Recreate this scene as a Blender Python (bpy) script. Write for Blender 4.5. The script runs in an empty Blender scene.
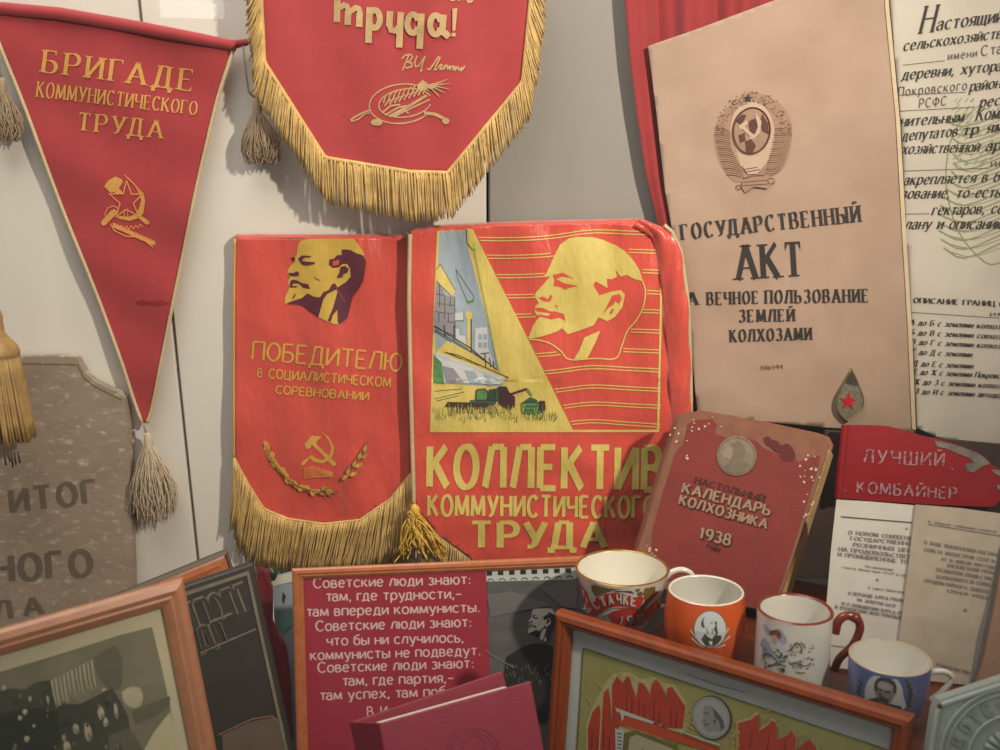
import bpy, bmesh, math, random
from mathutils import Vector, Matrix, noise
from mathutils.geometry import tessellate_polygon

random.seed(7)
SC = bpy.context.scene
COL = SC.collection
R = math.radians

# ------------------------------------------------------------------ camera
FPX, PITCH = 1050.0, R(12.5)
CAM = Vector((0, -1.25, 1.15))
FW = Vector((0, math.cos(PITCH), -math.sin(PITCH)))
UPV = Vector((0, math.sin(PITCH), math.cos(PITCH)))
RT = Vector((1, 0, 0))
cd = bpy.data.cameras.new('camera')
cam = bpy.data.objects.new('camera', cd)
COL.objects.link(cam)
cam.location = CAM
cam.rotation_euler = (R(90) - PITCH, 0, 0)
cd.sensor_width = 36
cd.lens = 36 * FPX / 1000
cd.clip_start = 0.02
cd.dof.use_dof = True
cd.dof.focus_distance = 1.18
cd.dof.aperture_fstop = 6.5
SC.camera = cam

# ------------------------------------------------------------------ world, lights, exposure
SC.view_settings.view_transform = 'Standard'
SC.view_settings.look = 'None'
SC.view_settings.gamma = 1
SC.view_settings.use_curve_mapping = False
SC.view_settings.exposure = 0.0
wd = bpy.data.worlds.new('room')
SC.world = wd
wd.use_nodes = True
bgn = wd.node_tree.nodes['Background']
bgn.inputs[0].default_value = (1.0, 0.93, 0.87, 1)
bgn.inputs[1].default_value = 0.24


def aim(o, target):
    o.rotation_euler = (Vector(target) - o.location).to_track_quat('-Z', 'Y').to_euler()


def area(name, loc, target, size, power, color, size_y=None):
    l = bpy.data.lights.new(name, 'AREA')
    l.energy = power
    l.color = color
    l.size = size
    if size_y:
        l.shape = 'RECTANGLE'
        l.size_y = size_y
    o = bpy.data.objects.new(name, l)
    COL.objects.link(o)
    o.location = loc
    aim(o, target)
    return o


def spot(name, loc, target, power, color, angle, blend, radius):
    l = bpy.data.lights.new(name, 'SPOT')
    l.energy = power
    l.color = color
    l.spot_size = R(angle)
    l.spot_blend = blend
    l.shadow_soft_size = radius
    o = bpy.data.objects.new(name, l)
    COL.objects.link(o)
    o.location = loc
    aim(o, target)
    return o


spot('key_spotlight', (0.72, -1.15, 1.62), (-0.06, 0, 1.06), 98, (1.0, 0.88, 0.76), 66, 1.0, 0.03)
area('overhead_fill', (-0.4, -0.5, 2.2), (-0.2, -0.05, 0.9), 1.0, 16, (1.0, 0.95, 0.9))  # unseen overhead lamp, added as soft fill from above

# small unseen lamp added behind the visitor for the glint in the case glass
area('glint_lamp', (-0.80, -3.1, 1.50), (-0.15, -0.7, 1.2), 0.16, 0.17, (0.92, 0.96, 1.0), 0.07)

# ------------------------------------------------------------------ projection helpers


def ray(px, py):
    return FW + RT * ((px - 500) / FPX) + UPV * ((375 - py) / FPX)


def at_y(px, py, y):
    d = ray(px, py)
    return CAM + d * ((y - CAM.y) / d.y)


def at_z(px, py, z):
    d = ray(px, py)
    return CAM + d * ((z - CAM.z) / d.z)


class Plane:
    """a leaning / turned sheet in the room, with an optional relief h(u, v)"""

    def __init__(s, O, yaw=0, lean=0, h=None):
        s.O = O.copy()
        y, l = R(yaw), R(lean)
        s.N = Vector((-math.sin(y) * math.cos(l), -math.cos(y) * math.cos(l), math.sin(l)))
        s.U = Vector((math.cos(y), -math.sin(y), 0))
        s.V = s.N.cross(s.U)
        s.h = h

    def uv(s, px, py, off=0.0):
        d = ray(px, py)
        o = s.O + s.N * off
        t = (o - CAM).dot(s.N) / d.dot(s.N)
        p = CAM + d * t - s.O
        return p.dot(s.U), p.dot(s.V)

    def at(s, u, v, off=0.0):
        hh = s.h(u, v) if s.h else 0
        return s.O + s.U * u + s.V * v + s.N * (hh + off)

    def pix(s, px, py, off=0.0):
        if not s.h:
            u, v = s.uv(px, py, off)
            return s.at(u, v, off)
        k = off
        for _ in range(3):
            u, v = s.uv(px, py, k)
            k = s.h(u, v) + off
        return s.O + s.U * u + s.V * v + s.N * k

    def shifted(s, off):
        p = Plane(s.O + s.N * off)
        p.N, p.U, p.V, p.h = s.N, s.U, s.V, s.h
        return p


class Lathe:
    """an upright vessel standing at (x, y, z0) with outer profile [(r, z)]"""

    def __init__(s, x, y, z0, prof, tilt=0):
        s.x, s.y, s.z0, s.prof = x, y, z0, prof
        s.M = Matrix.Translation((x, y, z0)) @ Matrix.Rotation(-R(tilt), 4, 'X')
        s.I = s.M.inverted()

    def rad(s, z):
        P = s.prof
        if z <= P[0][1]:
            return P[0][0]
        for (r0, a), (r1, b) in zip(P, P[1:]):
            if z <= b:
                return r0 + (r1 - r0) * (z - a) / max(1e-9, b - a)
        return P[-1][0]

    def pix(s, px, py, off=0.0):
        o = s.I @ CAM
        d = s.I.to_3x3() @ ray(px, py)
        t0 = -(o.x * d.x + o.y * d.y) / (d.x * d.x + d.y * d.y)
        t, st = t0 - 0.12, 0.0015
        best, bt = 9, t
        g = lambda t: math.hypot(o.x + d.x * t, o.y + d.y * t) - s.rad(o.z + d.z * t) - off
        for i in range(90):
            rr = g(t)
            if rr < best:
                best, bt = rr, t
            if rr < 0:
                lo, hi = t - st, t
                for _ in range(16):
                    m = (lo + hi) / 2
                    if g(m) < 0:
                        hi = m
                    else:
                        lo = m
                return CAM + ray(px, py) * hi
            t += st
        return CAM + ray(px, py) * bt


def proj(p):
    q = Vector(p) - CAM
    k = q.dot(FW)
    return 500 + FPX * q.dot(RT) / k, 375 - FPX * q.dot(UPV) / k


def clampz(surf, loop, z):
    """lift the points of an outline that would reach below height z"""
    out = []
    for x, y in loop:
        p = surf.pix(x, y)
        if p.z < z:
            k = (z - p.z) / surf.V.z
            x, y = proj(p + surf.V * k)
        out.append((x, y))
    return out


# ------------------------------------------------------------------ mesh builder


class MB:
    def __init__(s):
        s.v, s.f, s.m, s.mats = [], [], [], []

    def add(s, verts, faces, mat):
        if mat not in s.mats:
            s.mats.append(mat)
        k, b = s.mats.index(mat), len(s.v)
        s.v += [Vector(p) for p in verts]
        for f in faces:
            s.f.append([b + i for i in f])
            s.m.append(k)
        return s

    def art(s, surf, items, off=0.0006, step=0.00025):
        """items: [(verts2d, faces, material)] in drawing order"""
        o = off
        for k, (v2, f, mat) in enumerate(items):
            ar = sum(abs(sum(v2[q[i - 1]][0] * v2[q[i]][1] - v2[q[i]][0] * v2[q[i - 1]][1] for i in range(len(q)))) for q in f) / 2
            dg = math.dist((min(p[0] for p in v2), min(p[1] for p in v2)), (max(p[0] for p in v2), max(p[1] for p in v2)))
            big = ar > 2.2 * dg
            o += step if big else step * .01
            tx = len(f) * 4 == len(v2)  # lettering: neighbouring strokes must not be exactly coplanar
            lv = o if big else o + step * .7
            v3 = [surf.pix(x, y, lv + (((i // 4) * 7 % 40) * 2e-6 if tx else 0)) for i, (x, y) in enumerate(v2)]
            ff = []
            for q in f:
                a2 = sum(v2[q[i - 1]][0] * v2[q[i]][1] - v2[q[i]][0] * v2[q[i - 1]][1] for i in range(len(q)))
                ff.append(q if a2 < 0 else tuple(reversed(q)))
            if isinstance(surf, Lathe):
                bad = {i for i, p in enumerate(v3) if (surf.I @ p).z > surf.prof[-1][1] - .002}
                ff = [q for q in ff if not bad.intersection(q)]
            s.add(v3, ff, mat)
        return s

    def build(s, name, parent=None, smooth=False, label=None, angle=None):
        me = bpy.data.meshes.new(name)
        if parent is None:
            xs = [p.x for p in s.v]
            ys = [p.y for p in s.v]
            base = Vector(((min(xs) + max(xs)) / 2, (min(ys) + max(ys)) / 2, min(p.z for p in s.v)))
        else:
            base = WL[parent.name]
        me.from_pydata([p - base for p in s.v], [], s.f)
        for m in s.mats:
            me.materials.append(m)
        me.polygons.foreach_set('material_index', s.m)
        if smooth:
            me.polygons.foreach_set('use_smooth', [True] * len(s.f))
            if angle:
                me.set_sharp_from_angle(angle=R(angle))
        me.update()
        o = bpy.data.objects.new(name, me)
        COL.objects.link(o)
        if parent is None:
            o.location = base
        else:
            o.parent = parent
        WL[o.name] = base.copy()
        if label:
            o['label'] = label
        return o


WL = {}


def thing(name, label, cat, loc, group=None):
    o = bpy.data.objects.new(name, None)
    o.empty_display_size = 0.02
    COL.objects.link(o)
    o.location = loc
    WL[o.name] = Vector(loc)
    return tag(o, label, cat, group)


def tag(o, label, cat, group=None):
    o['label'] = label
    o['category'] = cat
    if group:
        o['group'] = group
    return o


def structure(o, label=None):
    o['kind'] = 'structure'
    if label:
        o['label'] = label
    return o


def solidify(o, t, offset=-1):
    m = o.modifiers.new('thickness', 'SOLIDIFY')
    m.thickness = t
    m.offset = offset
    return o


# ------------------------------------------------------------------ 2-D shapes (photo pixels)


FILL_STEP = [4.5]


def fill(loops, mat, step=None):
    if not isinstance(loops[0][0], (tuple, list)):
        loops = [loops]
    pts = [p for l in loops for p in l]
    tris = tessellate_polygon([[Vector((x, y, 0)) for x, y in l] for l in loops])
    if step is None:
        step = FILL_STEP[0]
    if max(max(p[k] for p in pts) - min(p[k] for p in pts) for k in (0, 1)) < step * 1.5:
        step = 0
    if not step:
        return (pts, [tuple(t) for t in tris], mat)
    bm = bmesh.new()
    bv = [bm.verts.new((x, y, 0)) for x, y in pts]
    for t in tris:
        try:
            bm.faces.new([bv[i] for i in t])
        except ValueError:
            pass
    for ax in (0, 1):
        lo, hi = min(p[ax] for p in pts), max(p[ax] for p in pts)
        n = int((hi - lo) / step)
        for i in range(1, n + 1):
            c = lo + (hi - lo) * i / (n + 1)
            co = (c, 0, 0) if ax == 0 else (0, c, 0)
            no = (1, 0, 0) if ax == 0 else (0, 1, 0)
            bmesh.ops.bisect_plane(bm, geom=bm.verts[:] + bm.edges[:] + bm.faces[:], dist=1e-5, plane_co=co, plane_no=no)
    bm.verts.index_update()
    v = [(p.co.x, p.co.y) for p in bm.verts]
    f = [[q.index for q in fc.verts] for fc in bm.faces]
    bm.free()
    return (v, f, mat)


def stroke(pts, w, mat, closed=False, w2=None):
    """a line of width w (tapering to w2)"""
    if FILL_STEP[0] and w2 is None:
        q = []
        for a, b in zip(pts, list(pts[1:]) + ([pts[0]] if closed else [])):
            m = int(math.dist(a, b) / (FILL_STEP[0] * 1.3)) + 1
            q += [lerp(a, b, i / m) for i in range(m)]
        pts = q if closed else q + [pts[-1]]
    P = [Vector((x, y)) for x, y in pts]
    n = len(P)
    v, f = [], []
    for i in range(n):
        a = P[i - 1] if (i or closed) else None
        b = P[(i + 1) % n] if (i < n - 1 or closed) else None
        d1 = (P[i] - a).normalized() if a is not None and (P[i] - a).length else None
        d2 = (b - P[i]).normalized() if b is not None and (b - P[i]).length else None
        if d1 is None:
            d1 = d2
        if d2 is None:
            d2 = d1
        if d1 is None:
            d1 = d2 = Vector((1, 0))
        n1 = Vector((-d1.y, d1.x))
        n2 = Vector((-d2.y, d2.x))
        m = n1 + n2
        m = m.normalized() if m.length > 1e-3 else n1
        k = 1 / max(0.5, m.dot(n1))
        ww = w if w2 is None else w + (w2 - w) * i / (n - 1)
        v += [tuple(P[i] + m * ww / 2 * k), tuple(P[i] - m * ww / 2 * k)]
    for i in range(n - (0 if closed else 1)):
        j = (i + 1) % n
        f.append((2 * i, 2 * j, 2 * j + 1, 2 * i + 1))
    return (v, f, mat)


def ell(cx, cy, rx, ry, a0=0, a1=360, n=None, rot=0):
    n = n or max(6, int(abs(a1 - a0) / 12))
    full = abs(a1 - a0) >= 360
    out = []
    for i in range(n if full else n + 1):
        a = R(a0 + (a1 - a0) * i / n)
        x, y = rx * math.cos(a), ry * math.sin(a)
        c, s = math.cos(R(rot)), math.sin(R(rot))
        out.append((cx + x * c - y * s, cy + x * s + y * c))
    return out


def zt(x0, y0, s):
    return lambda pts: [(x0 + x / s, y0 + y / s) for x, y in pts]


def star(cx, cy, r, rot=0, k=0.4, sx=1):
    return [(cx + sx * (r if i % 2 == 0 else r * k) * math.sin(R(rot + 36 * i)), cy - (r if i % 2 == 0 else r * k) * math.cos(R(rot + 36 * i))) for i in range(10)]


def lerp(a, b, t):
    return (a[0] + (b[0] - a[0]) * t, a[1] + (b[1] - a[1]) * t)


def along(pts, n):
    """n evenly spaced points on a polyline"""
    L = [0]
    for a, b in zip(pts, pts[1:]):
        L.append(L[-1] + math.dist(a, b))
    out, k = [], 0
    for i in range(n):
        d = L[-1] * i / (n - 1)
        while k < len(pts) - 2 and L[k + 1] < d:
            k += 1
        t = (d - L[k]) / max(1e-9, L[k + 1] - L[k])
        out.append(tuple(a + (b - a) * t for a, b in zip(pts[k], pts[k + 1])))
    return out


# ------------------------------------------------------------------ lettering
def _e(cx, cy, rx, ry, a0, a1):
    return ell(cx, cy, rx, ry, a0, a1, max(6, int(abs(a1 - a0) / 15)))


S0 = [(0, 0), (0, 1)]
BW = [(0, .55), (.3, .55)] + _e(.3, .275, .3, .275, 90, -90) + [(0, 0)]
G = {
    'А': (.8, [[(0, 0), (.4, 1)], [(.4, 1), (.8, 0)], [(.14, .33), (.66, .33)]]),
    'Б': (.62, [S0, [(0, 1), (.55, 1)], BW]),
    'В': (.64, [S0, [(0, 1), (.28, 1)] + _e(.28, .765, .26, .235, 90, -90) + [(0, .53)], [(0, .53), (.3, .53)] + _e(.3, .265, .32, .265, 90, -90) + [(0, 0)]]),
    'Г': (.55, [S0, [(0, 1), (.55, 1)]]),
    'Д': (.82, [[(.13, .02), (.28, 1)], [(.28, 1), (.68, 1)], [(.68, 1), (.68, 0)], [(0, 0), (.82, 0)], [(.01, 0), (.01, -.22)], [(.81, 0), (.81, -.22)]]),
    'Е': (.58, [S0, [(0, 1), (.55, 1)], [(0, .52), (.45, .52)], [(0, 0), (.58, 0)]]),
    'Ж': (1., [[(.5, 0), (.5, 1)], [(.03, 1), (.5, .5)], [(.97, 1), (.5, .5)], [(.5, .5), (0, 0)], [(.5, .5), (1, 0)]]),
    'З': (.6, [_e(.28, .76, .26, .24, 150, -90), _e(.28, .265, .31, .265, 90, -150)]),
    'И': (.68, [S0, [(.68, 0), (.68, 1)], [(.02, .03), (.66, .97)]]),
    'К': (.68, [S0, [(.05, .48), (.6, 1)], [(.2, .58), (.66, 0)]]),
    'Л': (.72, [[(.02, 0), (.26, 1)], [(.26, 1), (.7, 1)], [(.7, 1), (.7, 0)]]),
    'М': (.9, [[(0, 0), (.06, 1)], [(.06, 1), (.44, .08)], [(.44, .08), (.82, 1)], [(.82, 1), (.88, 0)]]),
    'Н': (.68, [S0, [(.68, 0), (.68, 1)], [(0, .52), (.68, .52)]]),
    'О': (.74, [_e(.37, .5, .37, .5, 0, 360) + [(.74, .5)]]),
    'П': (.68, [S0, [(.68, 0), (.68, 1)], [(0, 1), (.68, 1)]]),
    'Р': (.6, [S0, [(0, 1), (.3, 1)] + _e(.3, .73, .3, .27, 90, -90) + [(0, .46)]]),
    'С': (.68, [_e(.37, .5, .37, .5, 42, 318)]),
    'Т': (.68, [[(.34, 0), (.34, 1)], [(0, 1), (.68, 1)]]),
    'У': (.7, [[(0, 1), (.36, .3)], [(.7, 1), (.3, .12), (.2, .02), (.05, .04)]]),
    'Ф': (.86, [[(.43, -.03), (.43, 1.03)], _e(.43, .52, .43, .33, 0, 360) + [(.86, .52)]]),
    'Х': (.74, [[(.03, 1), (.74, 0)], [(.7, 1), (0, 0)]]),
    'Ц': (.74, [S0, [(.64, 0), (.64, 1)], [(0, 0), (.74, 0)], [(.74, 0), (.74, -.2)]]),
    'Ч': (.64, [[(.64, 0), (.64, 1)], [(0, 1), (0, .62)] + _e(.22, .62, .22, .16, 180, 270) + [(.64, .5)]]),
    'Ш': (.96, [S0, [(.48, 0), (.48, 1)], [(.96, 0), (.96, 1)], [(0, 0), (.96, 0)]]),
    'Щ': (1.04, [S0, [(.47, 0), (.47, 1)], [(.94, 0), (.94, 1)], [(0, 0), (1.04, 0)], [(1.04, 0), (1.04, -.2)]]),
    'Ъ': (.74, [[(0, 1), (.14, 1)], [(.14, 0), (.14, 1)], [(p[0] + .14, p[1]) for p in BW]]),
    'Ь': (.6, [S0, BW]),
    'Ы': (.88, [S0, BW, [(.86, 0), (.86, 1)]]),
    'Э': (.66, [_e(.3, .5, .36, .5, 138, -138), [(.2, .52), (.64, .52)]]),
    'Ю': (1., [S0, [(0, .52), (.32, .52)], _e(.66, .5, .34, .5, 0, 360) + [(1., .5)]]),
    'Я': (.64, [[(.62, 0), (.62, 1)], [(.62, 1), (.3, 1)] + _e(.3, .73, .28, .27, 90, 270) + [(.62, .46)], [(.34, .46), (0, 0)]]),
    '0': (.6, [_e(.3, .5, .3, .5, 0, 360) + [(.6, .5)]]),
    '1': (.3, [[(.2, 0), (.2, 1)], [(0, .8), (.2, 1)]]),
    '3': (.56, [_e(.26, .76, .25, .24, 150, -90), _e(.26, .265, .29, .265, 90, -150)]),
    '8': (.58, [_e(.29, .76, .24, .24, 0, 360) + [(.53, .76)], _e(.29, .265, .29, .265, 0, 360) + [(.58, .265)]]),
    '9': (.58, [_e(.29, .7, .28, .3, 0, 360) + [(.57, .7)], [(.57, .7)] + _e(.2, .55, .37, .55, 10, -75)]),
    '5': (.56, [[(.5, 1), (.08, 1), (.04, .55)], [(.04, .55)] + _e(.25, .31, .3, .31, 100, -140)]),
    '4': (.6, [[(.44, 0), (.44, 1)], [(.44, 1), (0, .3), (.6, .3)]]),
    '2': (.56, [_e(.27, .73, .26, .27, 160, -30) + [(0, 0), (.56, 0)]]),
    '6': (.58, [_e(.29, .3, .28, .3, 0, 360) + [(.57, .3)], [(.01, .3)] + _e(.38, .45, .37, .55, 190, 105)]),
    '.': (.12, [[(.06, 0), (.06, .1)]]), ',': (.12, [[(.08, .1), (.02, -.15)]]),
    '-': (.35, [[(0, .4), (.35, .4)]]), '–': (.5, [[(0, .4), (.5, .4)]]), '!': (.14, [[(.07, .3), (.07, 1)], [(.07, 0), (.07, .12)]]),
    ':': (.12, [[(.06, 0), (.06, .1)], [(.06, .45), (.06, .55)]]), '«': (.4, [[(.2, .7), (0, .45), (.2, .2)], [(.4, .7), (.2, .45), (.4, .2)]]),
    '(': (.25, [_e(.4, .5, .4, .65, 130, 230)]), ')': (.25, [_e(-.15, .5, .4, .65, 50, -50)]), '•': (.2, [[(.1, .4), (.1, .6)]]),
    'а': (.5, [_e(.24, .47, .21, .21, 165, 0) + [(.45, .47), (.45, 0), (.52, 0)], _e(.23, .2, .23, .2, 0, 360) + [(.46, .2)]]),
    'е': (.52, [[(.02, .36), (.5, .36)], _e(.26, .34, .25, .34, 5, 320)]),
    'р': (.52, [[(0, -.3), (0, .68)], _e(.26, .34, .26, .34, 0, 360) + [(.52, .34)]]),
    'у': (.54, [[(0, .68), (.28, .05)], [(.54, .68), (.22, -.25), (.04, -.24)]]),
    'б': (.54, [_e(.27, .32, .27, .32, 0, 360) + [(.54, .32)], [(0, .35), (.04, .75), (.25, .92), (.52, 1)]]),
    'ф': (.8, [[(.4, -.3), (.4, 1)], _e(.2, .34, .2, .34, 0, 360) + [(.4, .34)], _e(.6, .34, .2, .34, 0, 360) + [(.8, .34)]]),
}
G['Й'] = (G['И'][0], G['И'][1] + [_e(.34, 1.3, .17, .14, 200, 340)])
for _c in 'вгджзийклмнопстхцчшщъыьэюя':
    _w, _s = G[_c.upper()]
    G[_c] = (_w * .74, [[(x * .74, y * .68) for x, y in q] for q in _s])


def raw_stroke_text(s, thick, thin, serif, track, space):
    V, F = [], []
    x0 = 0
    nib = (math.cos(R(10)), math.sin(R(10)))

    def quad(q):
        b = len(V)
        V.extend(q)
        F.append(tuple(range(b, b + len(q))))

    for ci, ch in enumerate(s):
        if ch == ' ':
            x0 += space
            continue
        w, st = G[ch]
        if ci and s[ci - 1] in 'ГТРУгтру' and ch in 'АДЛадл':
            x0 -= .14
        for q in st:
            pts = [(x0 + x, y) for x, y in q]
            if len(pts) == 2:
                m = int(math.dist(*pts) / .22) + 1
                pts = [lerp(pts[0], pts[1], i / m) for i in range(m + 1)]
            n = len(pts)
            L, Rr = [], []
            for i in range(n):
                a, b = pts[max(0, i - 1)], pts[min(n - 1, i + 1)]
                if i == n - 1 and pts[0] == pts[-1] and n > 3:
                    b = pts[1]
                if i == 0 and pts[0] == pts[-1] and n > 3:
                    a = pts[-2]
                dx, dy = b[0] - a[0], b[1] - a[1]
                l = math.hypot(dx, dy) or 1
                dx, dy = dx / l, dy / l
                c = abs(dx * nib[1] - dy * nib[0])
                t = thin + (thick - thin) * max(0, (c - .17) / .83) ** .8
                L.append((pts[i][0] - dy * t / 2, pts[i][1] + dx * t / 2))
                Rr.append((pts[i][0] + dy * t / 2, pts[i][1] - dx * t / 2))
            for i in range(n - 1):
                quad([L[i], L[i + 1], Rr[i + 1], Rr[i]])
            if serif:
                for (a, b) in ((pts[0], pts[1]), (pts[-1], pts[-2])):
                    if pts[0] == pts[-1] and n > 3:
                        continue
                    dx, dy = b[0] - a[0], b[1] - a[1]
                    if abs(dy) > abs(dx) * 1.1 and (abs(a[1]) < .04 or abs(a[1] - 1) < .04 or abs(a[1] - .68) < .02 or abs(a[1] + .3) < .02):
                        sg = 1 if b[1] > a[1] else -1
                        hw = serif + thick * .5
                        quad([(a[0] - hw, a[1]), (a[0] + hw, a[1]), (a[0] + hw, a[1] + sg * thin), (a[0] - hw, a[1] + sg * thin)])
                    elif abs(dx) > abs(dy) * 2 and len(q) == 2 and (a[1] < .04 or a[1] > .96 or abs(a[1] - .68) < .02):
                        sg = -1 if a[1] > .5 else 1
                        if ch in 'ГгТтЕеБбСс' and abs(a[0] - x0) > .02 or ch in 'Тт':
                            ix = .5 * thick if b[0] > a[0] else -.5 * thick
                            quad([(a[0], a[1]), (a[0] + ix, a[1]), (a[0], a[1] + sg * .24)])
        x0 += w + track
    return V, F


_sans_cache = {}


def raw_sans_text(s, bold):
    k = (s, bold)
    if k not in _sans_cache:
        c = bpy.data.curves.new('letters', 'FONT')
        c.body = s
        c.offset = bold
        c.resolution_u = 3
        o = bpy.data.objects.new('letters', c)
        COL.objects.link(o)
        bpy.context.view_layer.update()
        me = o.evaluated_get(bpy.context.evaluated_depsgraph_get()).to_mesh()
        V = [(v.co.x / .7, v.co.y / .7) for v in me.vertices]
        F = [tuple(p.vertices) for p in me.polygons]
        bpy.data.objects.remove(o)
        bpy.data.curves.remove(c)
        _sans_cache[k] = (V, F)
    return _sans_cache[k]


def text(s, x0, y0, x1, y1, h, mat, font='serif', bold=0.0, shear=0.0, thick=.22, thin=.05, serif=.09, track=.36, space=.6, warp=None, h1=None):
    if font == 'sans':
        V, F = raw_sans_text(s, bold)
    else:
        V, F = raw_stroke_text(s, thick, thin, serif, track, space)
    a, b = min(p[0] for p in V), max(p[0] for p in V)
    dx, dy = x1 - x0, y1 - y0
    l = math.hypot(dx, dy)
    ux, uy = dx / l, dy / l
    out = []
    for gx, gy in V:
        t = (gx - a) / (b - a)
        hh = h + ((h1 or h) - h) * t
        q = t * l + shear * gy * hh
        x, y = x0 + ux * q + uy * gy * hh, y0 + uy * q - ux * gy * hh
        out.append(warp(x, y) if warp else (x, y))
    return (out, F, mat)


# ------------------------------------------------------------------ solids


def slab(mb, surf, loop, thick, mat, step=None, mat_side=None):
    """a plate: front face on surf, extruded backwards along its normal"""
    v2, f, _ = fill(loop, mat, step)
    n = len(v2)
    fr = [surf.pix(x, y) for x, y in v2]
    bk = [p - surf.N * thick for p in fr]
    mb.add(fr, f, mat)
    mb.add(bk, [tuple(reversed(q)) for q in f], mat_side or mat)
    cnt = {}
    for q in f:
        for i in range(len(q)):
            e = (q[i], q[(i + 1) % len(q)])
            if (e[1], e[0]) in cnt:
                del cnt[(e[1], e[0])]
            else:
                cnt[e] = 1
    # boundary edges
    keys = {}
    for q in f:
        for i in range(len(q)):
            e = (q[i], q[(i + 1) % len(q)])
            k = tuple(sorted(e))
            keys.setdefault(k, []).append(e)
    V, F = [], []
    for k, es in keys.items():
        if len(es) == 1:
            a, b = es[0]
            i = len(V)
            V += [fr[a], fr[b], bk[b], bk[a]]
            F.append((i + 3, i + 2, i + 1, i))
    mb.add(V, F, mat_side or mat)
    return mb


def box(mb, surf, u0, u1, v0, v1, d0, d1, mat, bev=0.0):
    """a block in plane coordinates, d along the normal (d1 = front)"""
    P = lambda u, v, d: surf.O + surf.U * u + surf.V * v + surf.N * d
    b = min(bev, abs(u1 - u0) / 3, abs(v1 - v0) / 3, abs(d1 - d0) / 3)
    bm = bmesh.new()
    bmesh.ops.create_cube(bm, size=1)
    for v in bm.verts:
        v.co = Vector((u0 + (v.co.x + .5) * (u1 - u0), v0 + (v.co.y + .5) * (v1 - v0), d0 + (v.co.z + .5) * (d1 - d0)))
    if b > 0:
        bmesh.ops.bevel(bm, geom=bm.edges[:], offset=b, segments=2, affect='EDGES', profile=.5)
    bm.verts.index_update()
    mb.add([P(*v.co) for v in bm.verts], [[q.index for q in f.verts] for f in bm.faces], mat)
    bm.free()
    return mb


def tube(mb, pts, rad, mat, seg=8, cap=True):
    pts = [Vector(p) for p in pts]
    n = len(pts)
    rad = rad if isinstance(rad, (list, tuple)) else [rad] * n
    d = (pts[1] - pts[0]).normalized()
    a = d.orthogonal().normalized()
    V, F = [], []
    for i in range(n):
        d = (pts[min(n - 1, i + 1)] - pts[max(0, i - 1)])
        d = d.normalized() if d.length > 1e-9 else Vector((0, 0, 1))
        a = (a - d * a.dot(d)).normalized()
        b = d.cross(a)
        for k in range(seg):
            t = 2 * math.pi * k / seg
            V.append(pts[i] + (a * math.cos(t) + b * math.sin(t)) * rad[i])
    for i in range(n - 1):
        for k in range(seg):
            F.append((i * seg + k, i * seg + (k + 1) % seg, (i + 1) * seg + (k + 1) % seg, (i + 1) * seg + k))
    if cap:
        F.append(tuple(reversed(range(seg))))
        F.append(tuple((n - 1) * seg + k for k in range(seg)))
    mb.add(V, F, mat)
    return mb


def revolve(mb, c, prof, mat, seg=64):
    V, F = [], []
    n = len(prof)
    for r, z in prof:
        for k in range(seg):
            t = 2 * math.pi * k / seg
            V.append(Vector((c[0] + r * math.cos(t), c[1] + r * math.sin(t), c[2] + z)))
    for i in range(n - 1):
        for k in range(seg):
            F.append((i * seg + k, i * seg + (k + 1) % seg, (i + 1) * seg + (k + 1) % seg, (i + 1) * seg + k))
    mb.add(V, F, mat)
    return mb


def smooth_pts(P, n=8):
    """Catmull-Rom through the points"""
    P = [Vector(p) for p in P]
    Q = [P[0] * 2 - P[1]] + P + [P[-1] * 2 - P[-2]]
    out = []
    for i in range(1, len(Q) - 2):
        for k in range(n):
            t = k / n
            a, b, c, d = Q[i - 1:i + 3]
            out.append(.5 * ((2 * b) + (c - a) * t + (2 * a - 5 * b + 4 * c - d) * t * t + (3 * b - a - 3 * c + d) * t ** 3))
    out.append(P[-1])
    return out


def sm2(pts, n=5, closed=False):
    q = [(x, y, 0) for x, y in pts]
    if closed:
        q = q + [q[0]]
    r = [(v.x, v.y) for v in smooth_pts(q, n)]
    return r[:-1] if closed else r


def fringe(mb, surf, tops, ends, n, mat, r=0.0009, off=0.002, jit=2.0, wav=0.8, seed=1):
    rr = random.Random(seed)
    T, E = along(tops, n), along(ends, n)
    for a, b in zip(T, E):
        b = (b[0] + rr.gauss(0, jit), b[1] + rr.gauss(0, jit))
        o = off + rr.uniform(-.0015, .0025)
        ph, am = rr.uniform(0, 6), rr.uniform(.2, 1) * wav
        pts = []
        for k in range(6):
            t = k / 5
            x, y = lerp(a, b, t)
            x += am * math.sin(ph + t * 7) * t
            pts.append(surf.pix(x, y, o + .003 * math.sin(t * 3) * rr.uniform(.5, 1)))
        tube(mb, pts, [r * 1.15, r, r, r, r, r * .8], mat, 4, True)


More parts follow.
